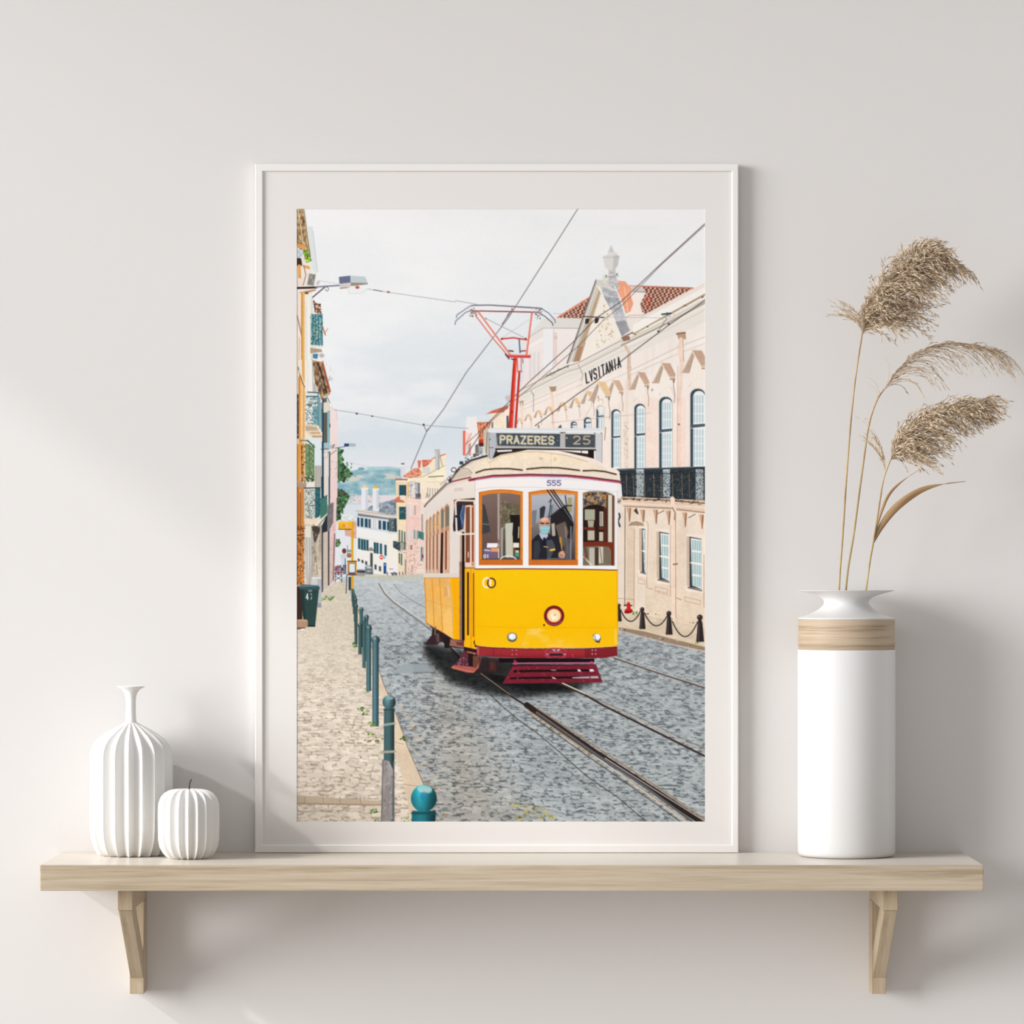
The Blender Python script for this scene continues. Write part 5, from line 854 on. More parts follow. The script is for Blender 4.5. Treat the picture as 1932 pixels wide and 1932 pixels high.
# doors and side panels
poly([(748, 100), (895, 95), (905, 1210), (920, 1300), (745, 1262)], (252, 184, 14)); line([(748, 95), (895, 92)], 9, (110, 40, 30)); line([(842, 100), (846, 1290)], 9, (206, 140, 10)); line([(893, 100), (900, 1200)], 7, (222, 150, 8)); line([(800, 165), (800, 1062)], 27, (56, 28, 26)); line([(880, 175), (880, 1090)], 16, (150, 72, 20)); ell(892, 1180, 9, 34, (80, 30, 24)); ell(910, 1228, 14, 18, (50, 24, 24))
rect(675, 0, 715, 1140, (150, 114, 90)); rect(712, 0, 752, 1150, (26, 16, 20))
for y in (40, 150, 310, 515, 715, 915): ell(686, y, 6, 7, (80, 60, 56))
side = ygrad([(1085, (232, 182, 110)), (1115, (238, 178, 90)), (1150, (240, 188, 104)), (1200, (246, 186, 90))])
poly([(158, 235), (540, 228), (560, 600), (585, 1130), (430, 1030), (300, 960), (195, 890), (182, 560)], side)
poly([(538, 228), (672, 235), (674, 1140), (585, 1132), (572, 600)], (254, 178, 8)); line([(600, 240), (640, 1130)], 30, (250, 168, 8), .5); line([(276, 240), (295, 600), (308, 960)], 10, (222, 140, 20)); line([(385, 235), (408, 620), (428, 1020)], 10, (222, 140, 20)); line([(165, 240), (185, 600), (195, 890)], 10, (216, 130, 16)); line([(180, 560), (300, 590), (410, 625), (560, 665), (672, 680)], 5, (214, 150, 60)); line([(195, 895), (310, 965), (430, 1035), (585, 1135), (740, 1150)], 9, (130, 70, 30)); poly([(155, 170), (672, 200), (672, 238), (155, 238)], (226, 214, 206)); line([(160, 236), (672, 236)], 7, (180, 120, 60), .8)
for x in (455, 480): line([(x, 375), (x+10, 500)], 13, (196, 156, 120), .8)
line([(512, 350), (524, 520)], 13, (240, 214, 190), .8); poly([(540, 660), (560, 660), (585, 1130), (450, 1030), (430, 800)], (250, 206, 130), .4)
# under the body
poly([(285, 960), (430, 1035), (585, 1135), (740, 1155), (740, 1270), (500, 1240), (440, 1180), (270, 1080)], (44, 30, 32)); poly([(150, 1190), (190, 1180), (260, 1080), (330, 1060), (400, 1100), (430, 1150), (340, 1210), (190, 1212)], (54, 36, 40)); line([(325, 960), (320, 1060)], 22, (120, 96, 84)); poly([(330, 1050), (380, 1040), (385, 1170), (340, 1170)], (96, 72, 70)); poly([(540, 1130), (720, 1160), (740, 1260), (500, 1220), (490, 1200), (540, 1190)], (150, 104, 88)); rect(455, 1100, 530, 1260, (36, 24, 28)); poly([(620, 1170), (740, 1170), (740, 1230), (640, 1215)], (110, 56, 58))
poly([(740, 1240), (930, 1280), (930, 1400), (740, 1330)], (40, 24, 26)); poly([(780, 1300), (920, 1330), (910, 1360), (790, 1325)], (176, 100, 84)); poly([(740, 1290), (800, 1330), (810, 1510), (700, 1510), (600, 1500), (680, 1400)], (96, 46, 56)); speck([(700, 1400), (800, 1400), (800, 1510), (610, 1510)], [(150, 100, 130), (180, 150, 190), (70, 32, 42)], 26, .8, 1.6, 162); poly([(870, 1370), (980, 1380), (990, 1420), (940, 1540), (870, 1560)], (110, 66, 52)); poly([(560, 1530), (600, 1505), (820, 1525), (920, 1550), (985, 1400), (996, 1420), (960, 1540), (880, 1620), (780, 1615), (570, 1560)], (176, 92, 84)); line([(565, 1535), (780, 1590), (880, 1610)], 14, (206, 126, 108)); line([(990, 1400), (960, 1520), (885, 1610)], 13, (206, 96, 88)); rect(805, 1340, 870, 1520, (36, 20, 24)); rect(1110, 1440, 1210, 1600, (96, 52, 44)); rect(1130, 1460, 1180, 1560, (130, 76, 56)); poly([(960, 1400), (1300, 1410), (1300, 1600), (1100, 1640), (950, 1620)], (50, 30, 34), .6)
# bumper and lifeguard
poly([(925, 1230), (1200, 1255), (1700, 1268), (2500, 1266), (2800, 1262), (2970, 1236), (2975, 1370), (2800, 1400), (2300, 1412), (1700, 1412), (1200, 1390), (930, 1360)], ygrad([(1219, (150, 50, 58)), (1232, (160, 44, 52)), (1242, (130, 32, 42))])); poly([(2500, 1266), (2800, 1262), (2970, 1236), (2975, 1370), (2800, 1400), (2500, 1408)], (110, 26, 36), .6); line([(930, 1235), (1200, 1262), (1700, 1274), (2500, 1272), (2960, 1242)], 8, (90, 20, 28)); line([(1170, 1270), (1170, 1370)], 7, (100, 30, 36)); poly([(930, 1240), (960, 1245), (960, 1360), (935, 1358)], (200, 110, 100), .7)
for x in (1445, 1505): 
    for y in (1290, 1355): ell(x, y, 11, 11, (196, 110, 130))
for x in (2610, 2660):
    for y in (1290, 1345): ell(x, y, 11, 11, (222, 150, 166))
poly([(1920, 1290), (1960, 1262), (2060, 1256), (2180, 1262), (2240, 1290), (2230, 1380), (2180, 1412), (1960, 1412), (1915, 1370)], (168, 60, 76)); ring(2080, 1335, 130, 62, 9, (110, 24, 40)); poly([(1985, 1340), (2180, 1340), (2170, 1372), (1995, 1372)], (40, 24, 32)); poly([(2020, 1275), (2150, 1275), (2110, 1310), (2060, 1310)], (214, 170, 196)); ell(2085, 1292, 20, 11, (90, 24, 40)); ell(1955, 1350, 14, 14, (214, 130, 150)); ell(2210, 1350, 14, 14, (214, 130, 150)); line([(2320, 1345), (2330, 1390)], 11, (206, 70, 84))
poly([(1250, 1405), (2640, 1412), (2640, 1470), (1250, 1470)], (24, 12, 18)); line([(1460, 1485), (2620, 1475)], 20, (150, 62, 90)); line([(1460, 1480), (2600, 1470)], 7, (226, 150, 186)); ell(1490, 1480, 34, 24, (190, 80, 116)); ell(2600, 1476, 34, 24, (190, 80, 116)); rect(1468, 1430, 1498, 1480, (160, 50, 76))
poly([(1450, 1520), (2640, 1500), (2660, 1490), (2760, 1755), (2700, 1760), (1300, 1778)], (120, 32, 48)); speck([(1450, 1520), (2650, 1500), (2750, 1750), (1310, 1770)], [(150, 48, 68), (96, 22, 38), (170, 70, 90)], 260, .6, 1.6, 163, 1.4, .6); line([(1470, 1512), (2640, 1500)], 10, (40, 12, 20))
poly([(1470, 1580), (1520, 1580), (1510, 1615), (1460, 1615)], (18, 10, 14)); poly([(1550, 1580), (2560, 1570), (2575, 1600), (1535, 1612)], (22, 12, 16)); poly([(1420, 1690), (1515, 1685), (1505, 1712), (1405, 1712)], (18, 10, 14)); poly([(1540, 1682), (2700, 1665), (2715, 1700), (1530, 1710)], (24, 14, 18)); poly([(2310, 1685), (2690, 1665), (2710, 1700), (2330, 1700)], (206, 206, 208), .85); poly([(2570, 1568), (2620, 1566), (2640, 1600), (2575, 1604)], (232, 234, 236)); poly([(2395, 1570), (2430, 1570), (2450, 1604), (2400, 1600)], (226, 228, 230)); poly([(2000, 1575), (2090, 1575), (2080, 1590), (2020, 1590)], (150, 146, 150)); poly([(2015, 1675), (2060, 1690), (2090, 1708), (2040, 1706)], (240, 220, 196)); line([(2560, 1560), (2580, 1712)], 13, (120, 32, 48))
for x in (1480, 1620, 1900, 2500): line([(x, 1590), (x+40, 1608)], 6, (70, 40, 44), .5)

# ------------------------------------------------------------------ nearest bollards, out of focus
frame(550, 1180, 5.083)
def soft_post(cx, top, r, w, bot, c):
    sv = FR[:]
    def shd(X, Y):
        x = (X-PX0-sv[0])*sv[2]; t = np.clip((x-(cx-r))/(2*r), 0, 1); y = np.clip(((Y-PY0-sv[1])*sv[2]-top)/(2*r), 0, 1)
        q = 1.15+.5*np.exp(-((t-.35)/.22)**2)*(1.4-y)-.55*np.clip((t-.55)/.45, 0, 1)-.25*y
        return (col(c)*q[..., None]).astype(np.float32)
    poly([(cx-w, top+r*2-6), (cx+w, top+r*2-6), (cx+w, bot), (cx-w*1.06, bot)], shd); ell(cx, top+r, r, r*1.05, shd); ell(cx+r*.15, top+r*.4, r*.5, r*.25, mix(c, (200, 220, 220), .6), .8); line([(cx-w, top+r*2.15), (cx+w, top+r*2.15)], r*.18, mix(c, (20, 30, 34), .5), .8)
soft_post(940, 672, 64, 50, 1885, (64, 92, 96))
poly([(880, 1290), (940, 1300), (975, 1380), (990, 1400), (985, 1885), (862, 1885)], tex((130, 124, 124), (178, 172, 170), fbm(10, 30, 3, 171))); line([(985, 1310), (975, 1880)], 14, (90, 100, 108)); line([(880, 1290), (868, 1880)], 12, (110, 110, 112))
line([(895, 955), (990, 940)], 22, (150, 160, 150)); line([(880, 1215), (995, 1210)], 24, (160, 160, 146)); speck([(890, 1310), (980, 1400), (980, 1880), (870, 1880)], [(96, 92, 96), (190, 184, 180), (120, 96, 84)], 40, 1, 2.6, 172, .7, .7)
soft_post(1272, 1535, 124, 112, 1890, (34, 112, 124)); ell(1280, 1570, 70, 36, (176, 210, 206), .7); ell(1275, 1640, 40, 46, (40, 120, 160), .5)
# fine print grain, slight softness like the enlarged photograph
g = (RNG.random((PH, PW, 1)).astype(np.float32)-.5)
# photographic unevenness of tone outside the sky
tone = (fbm(3.2, 3.2, 2, 181)-.5)*.06+(fbm(18, 18, 3, 182)-.5)*.07
notsky = np.clip((CV.max(-1)-CV.min(-1)-16)/26, .04, 1)*np.where((CV[..., 0] > 225) & (CV[..., 2] < 60), .25, 1.0)
CV = CV*(1+(tone*notsky)[..., None])
sm = CV.copy()
for ax in (0, 1): sm = sm*.5+np.roll(sm, 1, ax)*.25+np.roll(sm, -1, ax)*.25
sm[0], sm[-1], sm[:, 0], sm[:, -1] = CV[0], CV[-1], CV[:, 0], CV[:, -1]
CV = CV*.55+sm*.45+g*5
CV = np.clip(CV, 2, 252)
PRINT = CV
# ================================================================ framed print: frame, mat, printed sheet
FZ, MZ = .017, .0138                             # front of the frame and face of the mat, off the wall
fx0, fx1 = P(481, 0, FZ).x, P(1393.5, 0, FZ).x
fz1 = P(0, 309, FZ).z; fz0 = ST+.0003
ix0, ix1 = P(496, 0, FZ).x, P(1381, 0, FZ).x
iz1, iz0 = P(0, 323, FZ).z, P(0, 1594, FZ).z
root = empty('framed_print', ((fx0+fx1)/2, -FZ/2, fz0))
tag(root, 'white framed print of a yellow tram in a cobbled street, standing on the shelf', 'picture')
ox, oz = root.location.x, root.location.z; oy = root.location.y
def rail(name, q):
    """mitred rail: four outline points in the picture plane, front edge softened"""
    bm = bmesh.new()
    f = [bm.verts.new((x-ox, -FZ-oy, z-oz)) for x, z in q]; k = [bm.verts.new((x-ox, -.003-oy, z-oz)) for x, z in q]
    bm.faces.new(f); bm.faces.new(k[::-1])
    sides = [bm.faces.new((f[(i+1) % 4], f[i], k[i], k[(i+1) % 4])) for i in range(4)]
    bmesh.ops.recalc_face_normals(bm, faces=bm.faces)
    bm.edges.ensure_lookup_table()
    long = [e for e in bm.edges if e.verts[0] in f and e.verts[1] in f and {e.verts[0], e.verts[1]} in ({f[0], f[1]}, {f[2], f[3]})]
    bmesh.ops.bevel(bm, geom=long, offset=.0016, segments=3, affect='EDGES', profile=.5)
    me = bpy.data.meshes.new(name); bm.to_mesh(me); bm.free()
    link(name, me, M_frame, root)
rail('frame_rail', [(fx0, fz0), (fx0, fz1), (ix0, iz1), (ix0, iz0)])
rail('frame_rail', [(fx0, fz1), (fx1, fz1), (ix1, iz1), (ix0, iz1)])
rail('frame_rail', [(fx1, fz1), (fx1, fz0), (ix1, iz0), (ix1, iz1)])
rail('frame_rail', [(fx1, fz0), (fx0, fz0), (ix0, iz0), (ix1, iz0)])
px0, px1 = P(PX0, 0, MZ).x, P(PX0+PW, 0, MZ).x
pz1, pz0 = P(0, PY0, MZ).z, P(0, PY0+PH, MZ).z
# mat: a board with a window cut in it
o4 = [(ix0-.002, iz0-.002), (ix1+.002, iz0-.002), (ix1+.002, iz1+.002), (ix0-.002, iz1+.002)]; i4 = [(px0, pz0), (px1, pz0), (px1, pz1), (px0, pz1)]
v = [(x-ox, -MZ-oy, z-oz) for x, z in o4+i4]+[(x-ox, -MZ+.0005-oy, z-oz) for x, z in o4+i4]
f = []
for i in range(4):
    j = (i+1) % 4
    f += [(i, j, 4+j, 4+i), (8+j, 8+i, 12+i, 12+j), (4+i, 4+j, 12+j, 12+i), (j, i, 8+i, 8+j)]
link('mat_board', pydata('mat_board', v, f), M_mat, root)
# printed sheet: one vertex per photo pixel carries the ink colour
m, nt, b = material('printed_paper', (255, 255, 255), .85, .08)
at = node(nt, 'ShaderNodeAttribute', attribute_name='ink'); nt.links.new(at.outputs['Color'], b.inputs['Base Color'])
nx, ny = PW+1, PH+1
xs = np.linspace(px0-ox-.0004, px1-ox+.0004, nx); zs = np.linspace(pz1-oz+.0004, pz0-oz-.0004, ny)
co = np.zeros((ny, nx, 3), np.float32); co[..., 0] = xs[None]; co[..., 1] = -MZ+.0006-oy; co[..., 2] = zs[:, None]
idx = np.arange(nx*ny).reshape(ny, nx)
q = np.stack([idx[:-1, :-1], idx[1:, :-1], idx[1:, 1:], idx[:-1, 1:]], -1).reshape(-1, 4).astype(np.int32)
me = bpy.data.meshes.new('print_sheet'); me.vertices.add(nx*ny); me.loops.add(q.size); me.polygons.add(len(q))
me.vertices.foreach_set('co', co.ravel()); me.loops.foreach_set('vertex_index', q.ravel())
me.polygons.foreach_set('loop_start', np.arange(0, q.size, 4, dtype=np.int32)); me.update(calc_edges=True)
pad = np.pad(PRINT, ((0, 1), (0, 1), (0, 0)), 'edge')
ink = pad/255.0; ink = np.where(ink <= .04045, ink/12.92, ((ink+.055)/1.055)**2.4)
INK_GAIN = 1.0
rgba = np.ones((nx*ny, 4), np.float32); rgba[:, :3] = np.clip(ink.reshape(-1, 3)*INK_GAIN, 0, .96)
ca = me.color_attributes.new('ink', 'FLOAT_COLOR', 'POINT'); ca.data.foreach_set('color', rgba.ravel())
link('print_sheet', me, m, root)['label'] = 'printed photograph of a yellow tram with its driver in a hilly old street'
link('backing_board', box_mesh('backing_board', ix0-ox-.002, ix1-ox+.002, -MZ+.001-oy, -.004-oy, iz0-oz-.002, iz1-oz+.002), M_mat, root)

# ================================================================ white pleated vases
def pleated(name, prof, n, phase=0.0):
    """lathe with folded pleats: prof rows are (radius, height, pleat depth)"""
    S = 4*n; v, f = [], []
    off, dep = (0, .2, .5, .8), (0, .72, 1.0, .72)   # narrow ridge, wide hollow flute
    for r, h, a in prof:
        for k in range(S):
            t = 2*math.pi*(k//4+off[k % 4]+phase)/n; q = r*(1-a*.92*dep[k % 4]); v.append((q*math.cos(t), q*math.sin(t), h))
    for i in range(len(prof)-1):
        for k in range(S):
            k2 = (k+1) % S; f.append((i*S+k, i*S+k2, (i+1)*S+k2, (i+1)*S+k))
    f.append(tuple(range(S))[::-1]); f.append(tuple((len(prof)-1)*S+k for k in range(S)))
    me = pydata(name, v, f, True)
    sharp = me.attributes.new('sharp_edge', 'BOOLEAN', 'EDGE')
    va = [abs(e.vertices[0]-e.vertices[1]) for e in me.edges]
    sharp.data.foreach_set('value', [d % S == 0 and e.vertices[0] % 4 == 0 for d, e in zip(va, me.edges)])
    return me
BZ = .068
bx = P(247, 0, BZ).x
s = M(1, BZ); yb = YC+(CAM_Z-ST)/(D-BZ)*F         # pixel row where the shelf meets the vase's axis
def hp(y): return (yb-y)*s
root = empty('bottle_vase', (bx, -BZ, ST))
tag(root, 'tall white pleated ceramic bottle vase with a slim flared neck beside the small gourd', 'vase')
pr = [(58, yb, .22), (64, yb-3, .23), (71, 1598, .22), (76.5, 1580, .21), (78.5, 1560, .2), (79, 1500, .2), (79, 1440, .2), (78.6, 1426, .2), (77, 1416, .2), (73, 1406, .21), (65, 1396, .22), (54, 1387, .23), (41, 1379, .24), (29, 1372, .24), (19, 1367, .2), (12, 1363, .06)]
link('body', pleated('body', [(r*s, max(hp(y), 0), a) for r, y, a in pr], 19, .35), M_fold, root)
nk = [(12, 1366), (10.5, 1360), (9.6, 1345), (9.4, 1325), (10.2, 1314), (12.5, 1307), (17, 1301), (23, 1297.5), (26, 1295.6), (26.4, 1294.6), (25.6, 1294.2), (22, 1296), (16, 1300), (11, 1306), (8.2, 1314), (7.6, 1325), (7.4, 1345)]
link('neck', lathe('neck', [(r*s, hp(y)) for r, y in nk], 48), M_fold, root)
GZ = .131
gx = P(356, 0, GZ).x; s = M(1, GZ); yb = YC+(CAM_Z-ST)/(D-GZ)*F
root = empty('pleated_gourd', (gx, -GZ, ST))
tag(root, 'small round white pleated ceramic gourd with a thin dark stalk', 'ornament')
pr = [(36, yb, .2), (42, yb-3, .21), (49, 1609, .2), (55, 1598, .19), (57.5, 1584, .18), (58, 1560, .18), (58, 1528, .18), (57, 1515, .19), (53, 1504, .2), (46, 1496, .21), (37, 1491, .22), (26, 1488.8, .23), (15, 1488.6, .2), (6, 1490, .1), (2.5, 1492, 0)]
link('body', pleated('body', [(r*s, max(hp(y), 0), a) for r, y, a in pr], 20, .2), M_fold, root)
v, f = tube(smooth_curve([((x-356)*s, 0, hp(y)) for x, y in ((357, 1495), (357, 1486), (358, 1478), (361, 1470.5))], 12), [1.5*s-(k*.035*s) for k in range(12)], 8)
link('stalk', pydata('stalk', v, f, True), M_stalk, root)['label'] = 'thin dark curved stalk'

# ================================================================ reed vase
VZ = .081
vx = P(1597, 0, VZ).x; s = M(1, VZ); yb = YC+(CAM_Z-ST)/(D-VZ)*F
VR = empty('cylinder_vase', (vx, -VZ, ST))
tag(VR, 'tall white porcelain cylinder vase with a wooden band holding dried reeds', 'vase')
body = [(80, yb), (86, yb-.8), (89.6, yb-3), (91.3, yb-7), (92, yb-13), (92, 1400), (92, 1228), (91.6, 1226), (90.6, 1225.2), (60, 1225), (60, 1231), (84, 1240), (86, 1400), (86, 1600), (80, 1606)]
link('body', lathe('body', [(r*s, hp(y)) for r, y in body], 128), M_vase, VR)
band = [(88, 1225), (90.2, 1225), (91, 1224.2), (91, 1168.6), (90.2, 1168), (88, 1168)]
me = lathe('band', [(r*s, hp(y)) for r, y in band], 128, True, False); link('band', me, M_band, VR)['label'] = 'light wooden band below the neck'
neck = [(86, 1169), (90.6, 1168), (91.4, 1167.2), (91, 1166), (88, 1164.6), (80, 1162), (70, 1158.6), (60, 1154), (51, 1148.5), (44.5, 1142.5), (42, 1137.5), (43, 1132.8), (47.5, 1128.2), (55, 1124.4), (66, 1120.8), (78, 1117.6), (87, 1115.4), (90, 1114.4), (90.3, 1113.8), (89.4, 1113.5), (84, 1114.2), (72, 1117.2), (60, 1120.6), (50, 1124.4), (43, 1128.6), (39, 1133), (38.2, 1137.5), (40, 1143), (47, 1150), (60, 1158), (72, 1166), (80, 1169)]
link('neck', lathe('neck', [(r*s, hp(y)) for r, y in neck], 128, True, False), M_vase, VR)

# ================================================================ dried reeds
rnd = random.Random(11)
class Florets:
    """slim three-sided spikelets and fine branchlets gathered into one plume"""
    def __init__(s): s.v, s.f, s.t = [], [], []
    def spindle(s, p, d, L, w, t):
        d = d.normalized(); a = d.cross(Vector((.3, .9, .2))).normalized(); b = d.cross(a); n = len(s.v); q = rnd.random()*6.28
        s.v.append(p)
        for k in range(3): s.v.append(p+d*L*.42+(a*math.cos(q+k*2.094)+b*math.sin(q+k*2.094))*w)
        s.v.append(p+d*L)
        for k in range(3):
            k2 = (k+1) % 3; s.f += [(n, n+1+k2, n+1+k), (n+4, n+1+k, n+1+k2)]
        s.t += [t]*5
    def thread(s, path, w, t):
        v, f = tube(path, [w*(1-.75*i/(len(path)-1)) for i in range(len(path))], 4); n = len(s.v)
        s.v += v; s.f += [tuple(n+i for i in q) for q in f]; s.t += [t]*len(v)
    def build(s, name, root, label=None):
        me = pydata(name, [p-root.location for p in s.v], s.f)
        a = me.attributes.new('tint', 'FLOAT', 'POINT'); a.data.foreach_set('value', s.t)
        o = link(name, me, M_plume, root); o['kind'] = 'stuff'
        if label: o['label'] = label
        return o
PXM = M(1, .09)
def branch(fl, p, d0, d1, L, nsp, spl, spw, sprd, thick=.45, tone=0.0, zlo=.05, zhi=.25):
    """one branchlet that leaves along d0 and bends to d1, hung with spikelets"""
    n = 7; path = []; q = Vector(p)
    for i in range(n):
        path.append(q.copy()); t = i/(n-1)
        d = (d0*(1-t)+d1*t).normalized(); q = q+d*L/(n-1)
        q.y = min(max(q.y, -zhi), -zlo)
    fl.thread(path, thick*PXM, min(1, max(0, .35+tone+rnd.uniform(-.15, .2))))
    for k in range(nsp):
        t = (.15+.85*(k+rnd.random())/nsp)*(n-1); i = min(int(t), n-2); u = t-i
        c = path[i].lerp(path[i+1], u); d = (path[i+1]-path[i]).normalized()
        side = Vector((rnd.uniform(-1, 1), rnd.uniform(-1, 1), rnd.uniform(-1, 1)))*sprd
        tip = c+d*spl*PXM
        if tip.y > -zlo: side.y = -abs(side.y)
        fl.spindle(c, d+side, spl*PXM*rnd.uniform(.6, 1.35), spw*PXM*rnd.uniform(.7, 1.25), min(1, max(0, rnd.gauss(.55+tone, .27))))
def dirpx(dx, dy, dz=0.0): return Vector((dx, -dz, -dy)).normalized()
def reed(label, px, z, rpx):
    """stem from inside the vase up to the plume's foot"""
    base = Vector((vx+(px[0][0]-1597)*s, -VZ, ST+.012))
    r = empty('dried_reed', base)
    tag(r, label, 'reed', 'dried reeds in the cylinder vase')
    pts = [base]+[P(x, y, zz) for (x, y), zz in zip(px, z)]
    pa = smooth_curve(pts, 60)
    v, f = tube([p-base for p in pa], [rpx*PXM*(1.1-.45*i/59) for i in range(60)], 8)
    link('stem', pydata('stem', v, f, True), M_stem, r)
    return r, pa
def axis_at(ax, t):
    k = t*(len(ax)-1); i = min(int(k), len(ax)-2); return ax[i].lerp(ax[i+1], k-i), (ax[i+1]-ax[i]).normalized()
R3 = lambda k=1.0: Vector((rnd.gauss(0, 1), rnd.gauss(0, 1), rnd.gauss(0, 1)))*k
# --- first reed: dense, nodding plume on the tallest stem
r1, _ = reed('tallest dried reed with a dense drooping beige plume', [(1578, 1300), (1583, 1113), (1590, 1010), (1600, 860), (1612, 730), (1627, 628)], [.080, .082, .092, .112, .13, .142], 2.0)
fl = Florets(); ax = smooth_curve([P(x, y, z) for x, y, z in ((1627, 630, .142), (1642, 596, .145), (1668, 548, .15), (1702, 508, .152), (1738, 486, .152), (1768, 490, .152))], 40)
for k in range(330):
    t = (k+rnd.random())/330; p, d = axis_at(ax, t)
    ang = rnd.uniform(-math.pi, math.pi); out = Vector((math.cos(ang)*.8, -math.sin(ang), -.55*math.cos(ang)+.2))   # all round the rachis
    d0 = (d*.9+out*.85+R3(.2)).normalized()
    d1 = (dirpx(.72, .8, rnd.gauss(0, .3))+R3(.3)).normalized()
    L = (52+40*math.sin(math.pi*min(1, t*.9+.15))*rnd.uniform(.4, 1.25))*(1.05-.15*t)
    branch(fl, p, d0, d1, L*PXM, 13, 13, 1.05, .6)
for k in range(22):                                  # wisps to the left of the foot
    a = rnd.uniform(-.5, .25); p, d = axis_at(ax, rnd.uniform(0, .12))
    branch(fl, p, (dirpx(-.5, -.7, rnd.gauss(0, .3))+R3(.1)), dirpx(-1, a, rnd.gauss(0, .3)), rnd.uniform(50, 96)*PXM, 10, 10, .75, .35, .38, .18)
for k in range(26):                                  # lower fringe
    p, d = axis_at(ax, rnd.uniform(0, .2))
    branch(fl, p, dirpx(.8, -.55, rnd.gauss(0, .4)), dirpx(.95, rnd.uniform(.1, .6), rnd.gauss(0, .3)), rnd.uniform(80, 135)*PXM, 15, 12, .95, .42, .45, -.06)
for k in range(70):                                  # long hanging strands over the hollow of the bow
    p, d = axis_at(ax, rnd.uniform(.25, .95))
    branch(fl, p, (d*.6+dirpx(.9, -.1, rnd.gauss(0, .6))).normalized(), (dirpx(.5, 1, rnd.gauss(0, .2))+R3(.2)).normalized(), rnd.uniform(70, 118)*PXM, 15, 13, 1.0, .5, .45, rnd.uniform(-.12, .08))
for k in range(75):                                  # strands swept out to the right
    p, d = axis_at(ax, rnd.uniform(.05, .6))
    branch(fl, p, dirpx(1, -.35, rnd.gauss(0, .45)), (dirpx(.75, .65, rnd.gauss(0, .2))+R3(.18)).normalized(), rnd.uniform(85, 140)*PXM, 16, 13, 1.0, .5, .45, rnd.uniform(-.14, .06))
fl.thread(ax, .9*PXM, .45)
fl.build('plume', r1, 'dense fluffy drooping plume')
# --- second reed: sparse one-sided arching plume
r2, _ = reed('dried reed with a sparse arching plume of fine hanging threads', [(1588, 1300), (1596, 1113), (1612, 1000), (1628, 880), (1640, 800), (1654, 757), (1668, 734)], [.074, .076, .09, .105, .118, .126, .13], 2.0)
fl = Florets(); ax = smooth_curve([P(x, y, .132) for x, y in ((1668, 736), (1690, 702), (1722, 671), (1760, 652), (1800, 647), (1838, 652), (1872, 660))], 40)
for k in range(92):
    t = (k+rnd.random())/92; p, d = axis_at(ax, t)
    dz = rnd.gauss(0, .35)
    d0 = (d*1.0+dirpx(.6, .1, dz)*.7+R3(.08)).normalized()
    d1 = (dirpx(.5, .9+.2*t, dz*.4)+R3(.12)).normalized()
    branch(fl, p, d0, d1, (104+44*math.sin(math.pi*t)-34*t)*rnd.uniform(.5, 1.12)*PXM, 11, 12, .62, .2, .4, -.02)
for k in range(60):
    t = (k+rnd.random())/60; p, d = axis_at(ax, t); branch(fl, p, (d+R3(.2)).normalized(), (d+dirpx(.5, .5)+R3(.2)).normalized(), rnd.uniform(14, 34)*PXM, 6, 9, .8, .3, .35, -.12)
for x0, y0, pts in ((1669, 733, ((1676, 716), (1678, 690), (1668, 672))), (1660, 744, ((1655, 728), (1645, 716), (1634, 712))), (1656, 752, ((1652, 735), (1640, 724)))):
    fl.thread(smooth_curve([P(x0, y0, .13)]+[P(x, y, .13) for x, y in pts], 10), .55*PXM, .55)
fl.thread(ax, 1.0*PXM, .35)
fl.build('plume', r2, 'sparse arching plume of hanging threads')
# --- third reed: broad plume, two long dry leaves
r3, st3 = reed('lowest dried reed with a broad plume and a long curled brown leaf', [(1624, 1300), (1629, 1142), (1634, 1113), (1641, 1062), (1648, 1022), (1658, 960), (1667, 905), (1680, 868)], [.083, .083, .086, .098, .112, .126, .136, .142], 1.9)
fl = Florets(); ax = smooth_curve([P(x, y, z) for x, y, z in ((1680, 868, .142), (1694, 842, .146), (1722, 812, .15), (1762, 788, .152), (1806, 772, .152), (1850, 764, .152))], 40)
for k in range(330):
    t = (k+rnd.random())/330; p, d = axis_at(ax, t)
    ang = rnd.uniform(-math.pi, math.pi); out = Vector((math.cos(ang)*.5, -math.sin(ang), -.75*math.cos(ang)-.1))
    d0 = (d*.95+out*.75+R3(.18)).normalized()
    d1 = (dirpx(.75, .72, rnd.gauss(0, .3))+R3(.26)).normalized()
    L = (56+34*math.sin(math.pi*min(1, t*.9+.2))*rnd.uniform(.4, 1.2))
    branch(fl, p, d0, d1, L*PXM, 12, 12, 1.0, .5)
for k in range(30):                                  # open wisps on the near side of the foot
    e = rnd.choice(((1640, 805), (1615, 800), (1605, 830), (1625, 840), (1650, 815))); p = P(1670, 888, .139)
    c = P(e[0]+rnd.uniform(-8, 8), e[1]+rnd.uniform(-10, 12), .135); dd = (c-p)
    branch(fl, p, (dd.normalized()*.6+dirpx(.1, -1)).normalized(), (dd.normalized()+dirpx(-.9, -.25)*.8).normalized(), dd.length*rnd.uniform(.7, 1.2), 8, 9, .6, .38, .38, .2)
for k in range(50):                                  # lower strands near the foot
    p, d = axis_at(ax, rnd.uniform(0, .4))
    branch(fl, p, dirpx(1, -.15, rnd.gauss(0, .4)), (dirpx(.7, .7, rnd.gauss(0, .2))+R3(.2)).normalized(), rnd.uniform(60, 112)*PXM, 13, 12, .95, .48, .42, rnd.uniform(-.1, .05))
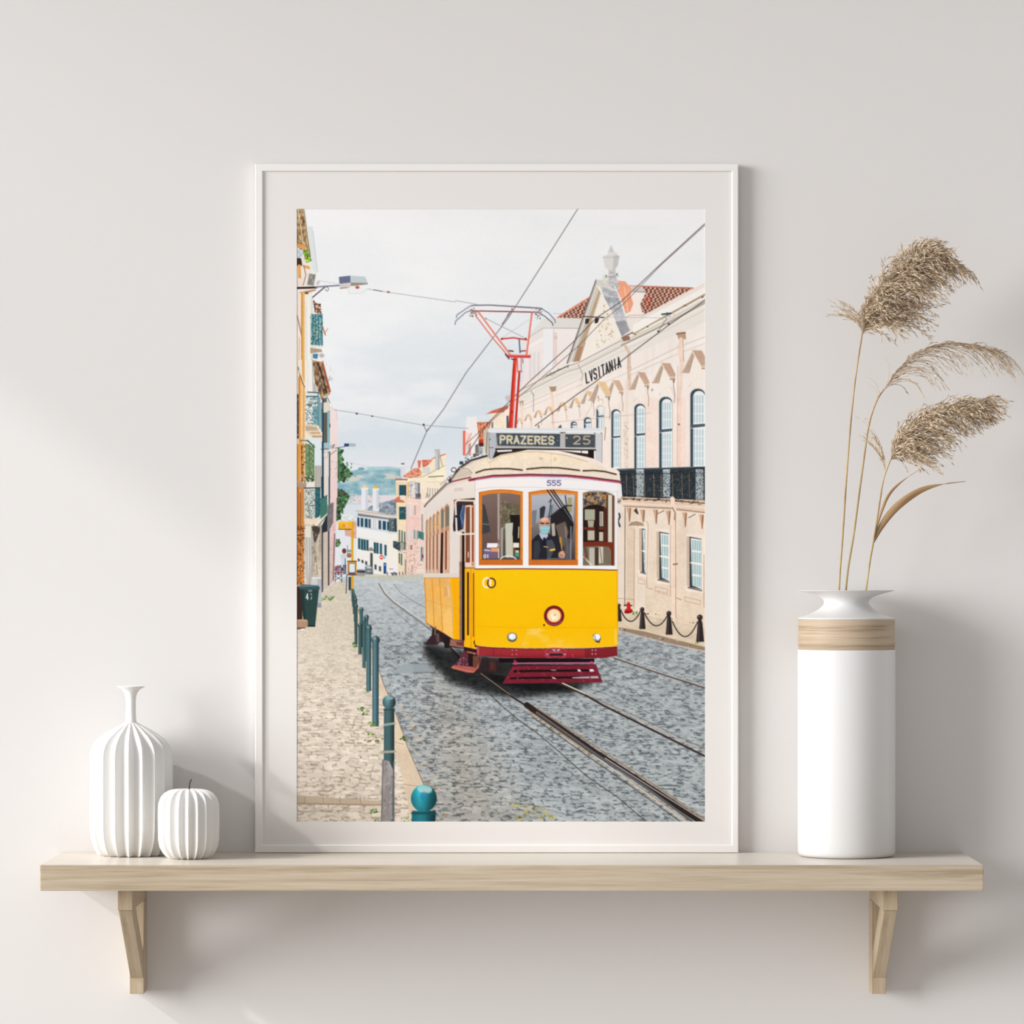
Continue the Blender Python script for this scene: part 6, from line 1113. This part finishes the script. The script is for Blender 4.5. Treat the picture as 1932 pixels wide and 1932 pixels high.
for k in range(14):                                  # loose tip
    p, d = axis_at(ax, rnd.uniform(.75, 1))
    branch(fl, p, (dirpx(1, -.25)+R3(.12)).normalized(), (dirpx(1, .35)+R3(.15)).normalized(), rnd.uniform(50, 78)*PXM, 10, 11, .7, .25, .4)
fl.thread(ax, .9*PXM, .45)
fl.build('plume', r3, 'broad fluffy plume')
def leaf(name, pts, wpx, root, bend):
    """long folded blade: outline tapering to both ends, a keel along the middle, real thickness"""
    n = 28; pa = smooth_curve([P(x, y, z) for x, y, z in pts], n); v, f, tn = [], [], []
    for i, p in enumerate(pa):
        t = i/(n-1); d = (pa[min(i+1, n-1)]-pa[max(i-1, 0)]).normalized(); sd = d.cross(Vector((0, 1, 0))).normalized(); nn = sd.cross(d).normalized()
        w = wpx*PXM*max(.06, math.sin(math.pi*min(1, t*1.12+.04))**.8 if t < .86 else .12*(1-t)/.14+.06)*.5
        tw = bend*math.sin(t*3.0); sd2 = sd*math.cos(tw)+nn*math.sin(tw); n2 = nn*math.cos(tw)-sd*math.sin(tw); th = .35*PXM
        for a, o_ in ((-w, 0), (0, .35*w), (w, 0), (w, th), (0, .35*w+th), (-w, th)): v.append(p+sd2*a+n2*o_-root.location)
        tn += [.15+.1*t, .3+.2*math.sin(9*t), .75-.3*t, .75-.3*t, .3+.2*math.sin(9*t), .15+.1*t]
    for i in range(n-1):
        for k in range(6): f.append((i*6+k, i*6+(k+1) % 6, (i+1)*6+(k+1) % 6, (i+1)*6+k))
    f.append(tuple(range(6))[::-1]); f.append(tuple((n-1)*6+k for k in range(6)))
    me = pydata(name, v, f, True); a = me.attributes.new('tint', 'FLOAT', 'POINT'); a.data.foreach_set('value', tn)
    return link(name, me, M_leaf, root)
leaf('leaf', [(1648, 1024, .1135), (1662, 994, .118), (1684, 964, .124), (1712, 940, .13), (1742, 923, .134), (1776, 914, .136), (1822, 908, .138)], 15, r3, .35)['label'] = 'long curled brown leaf'
leaf('leaf', [(1651.5, 1004, .1165), (1664, 962, .12), (1678, 932, .122), (1702, 908, .124), (1738, 884, .126)], 6.5, r3, .6)['label'] = 'narrow straw-coloured leaf'
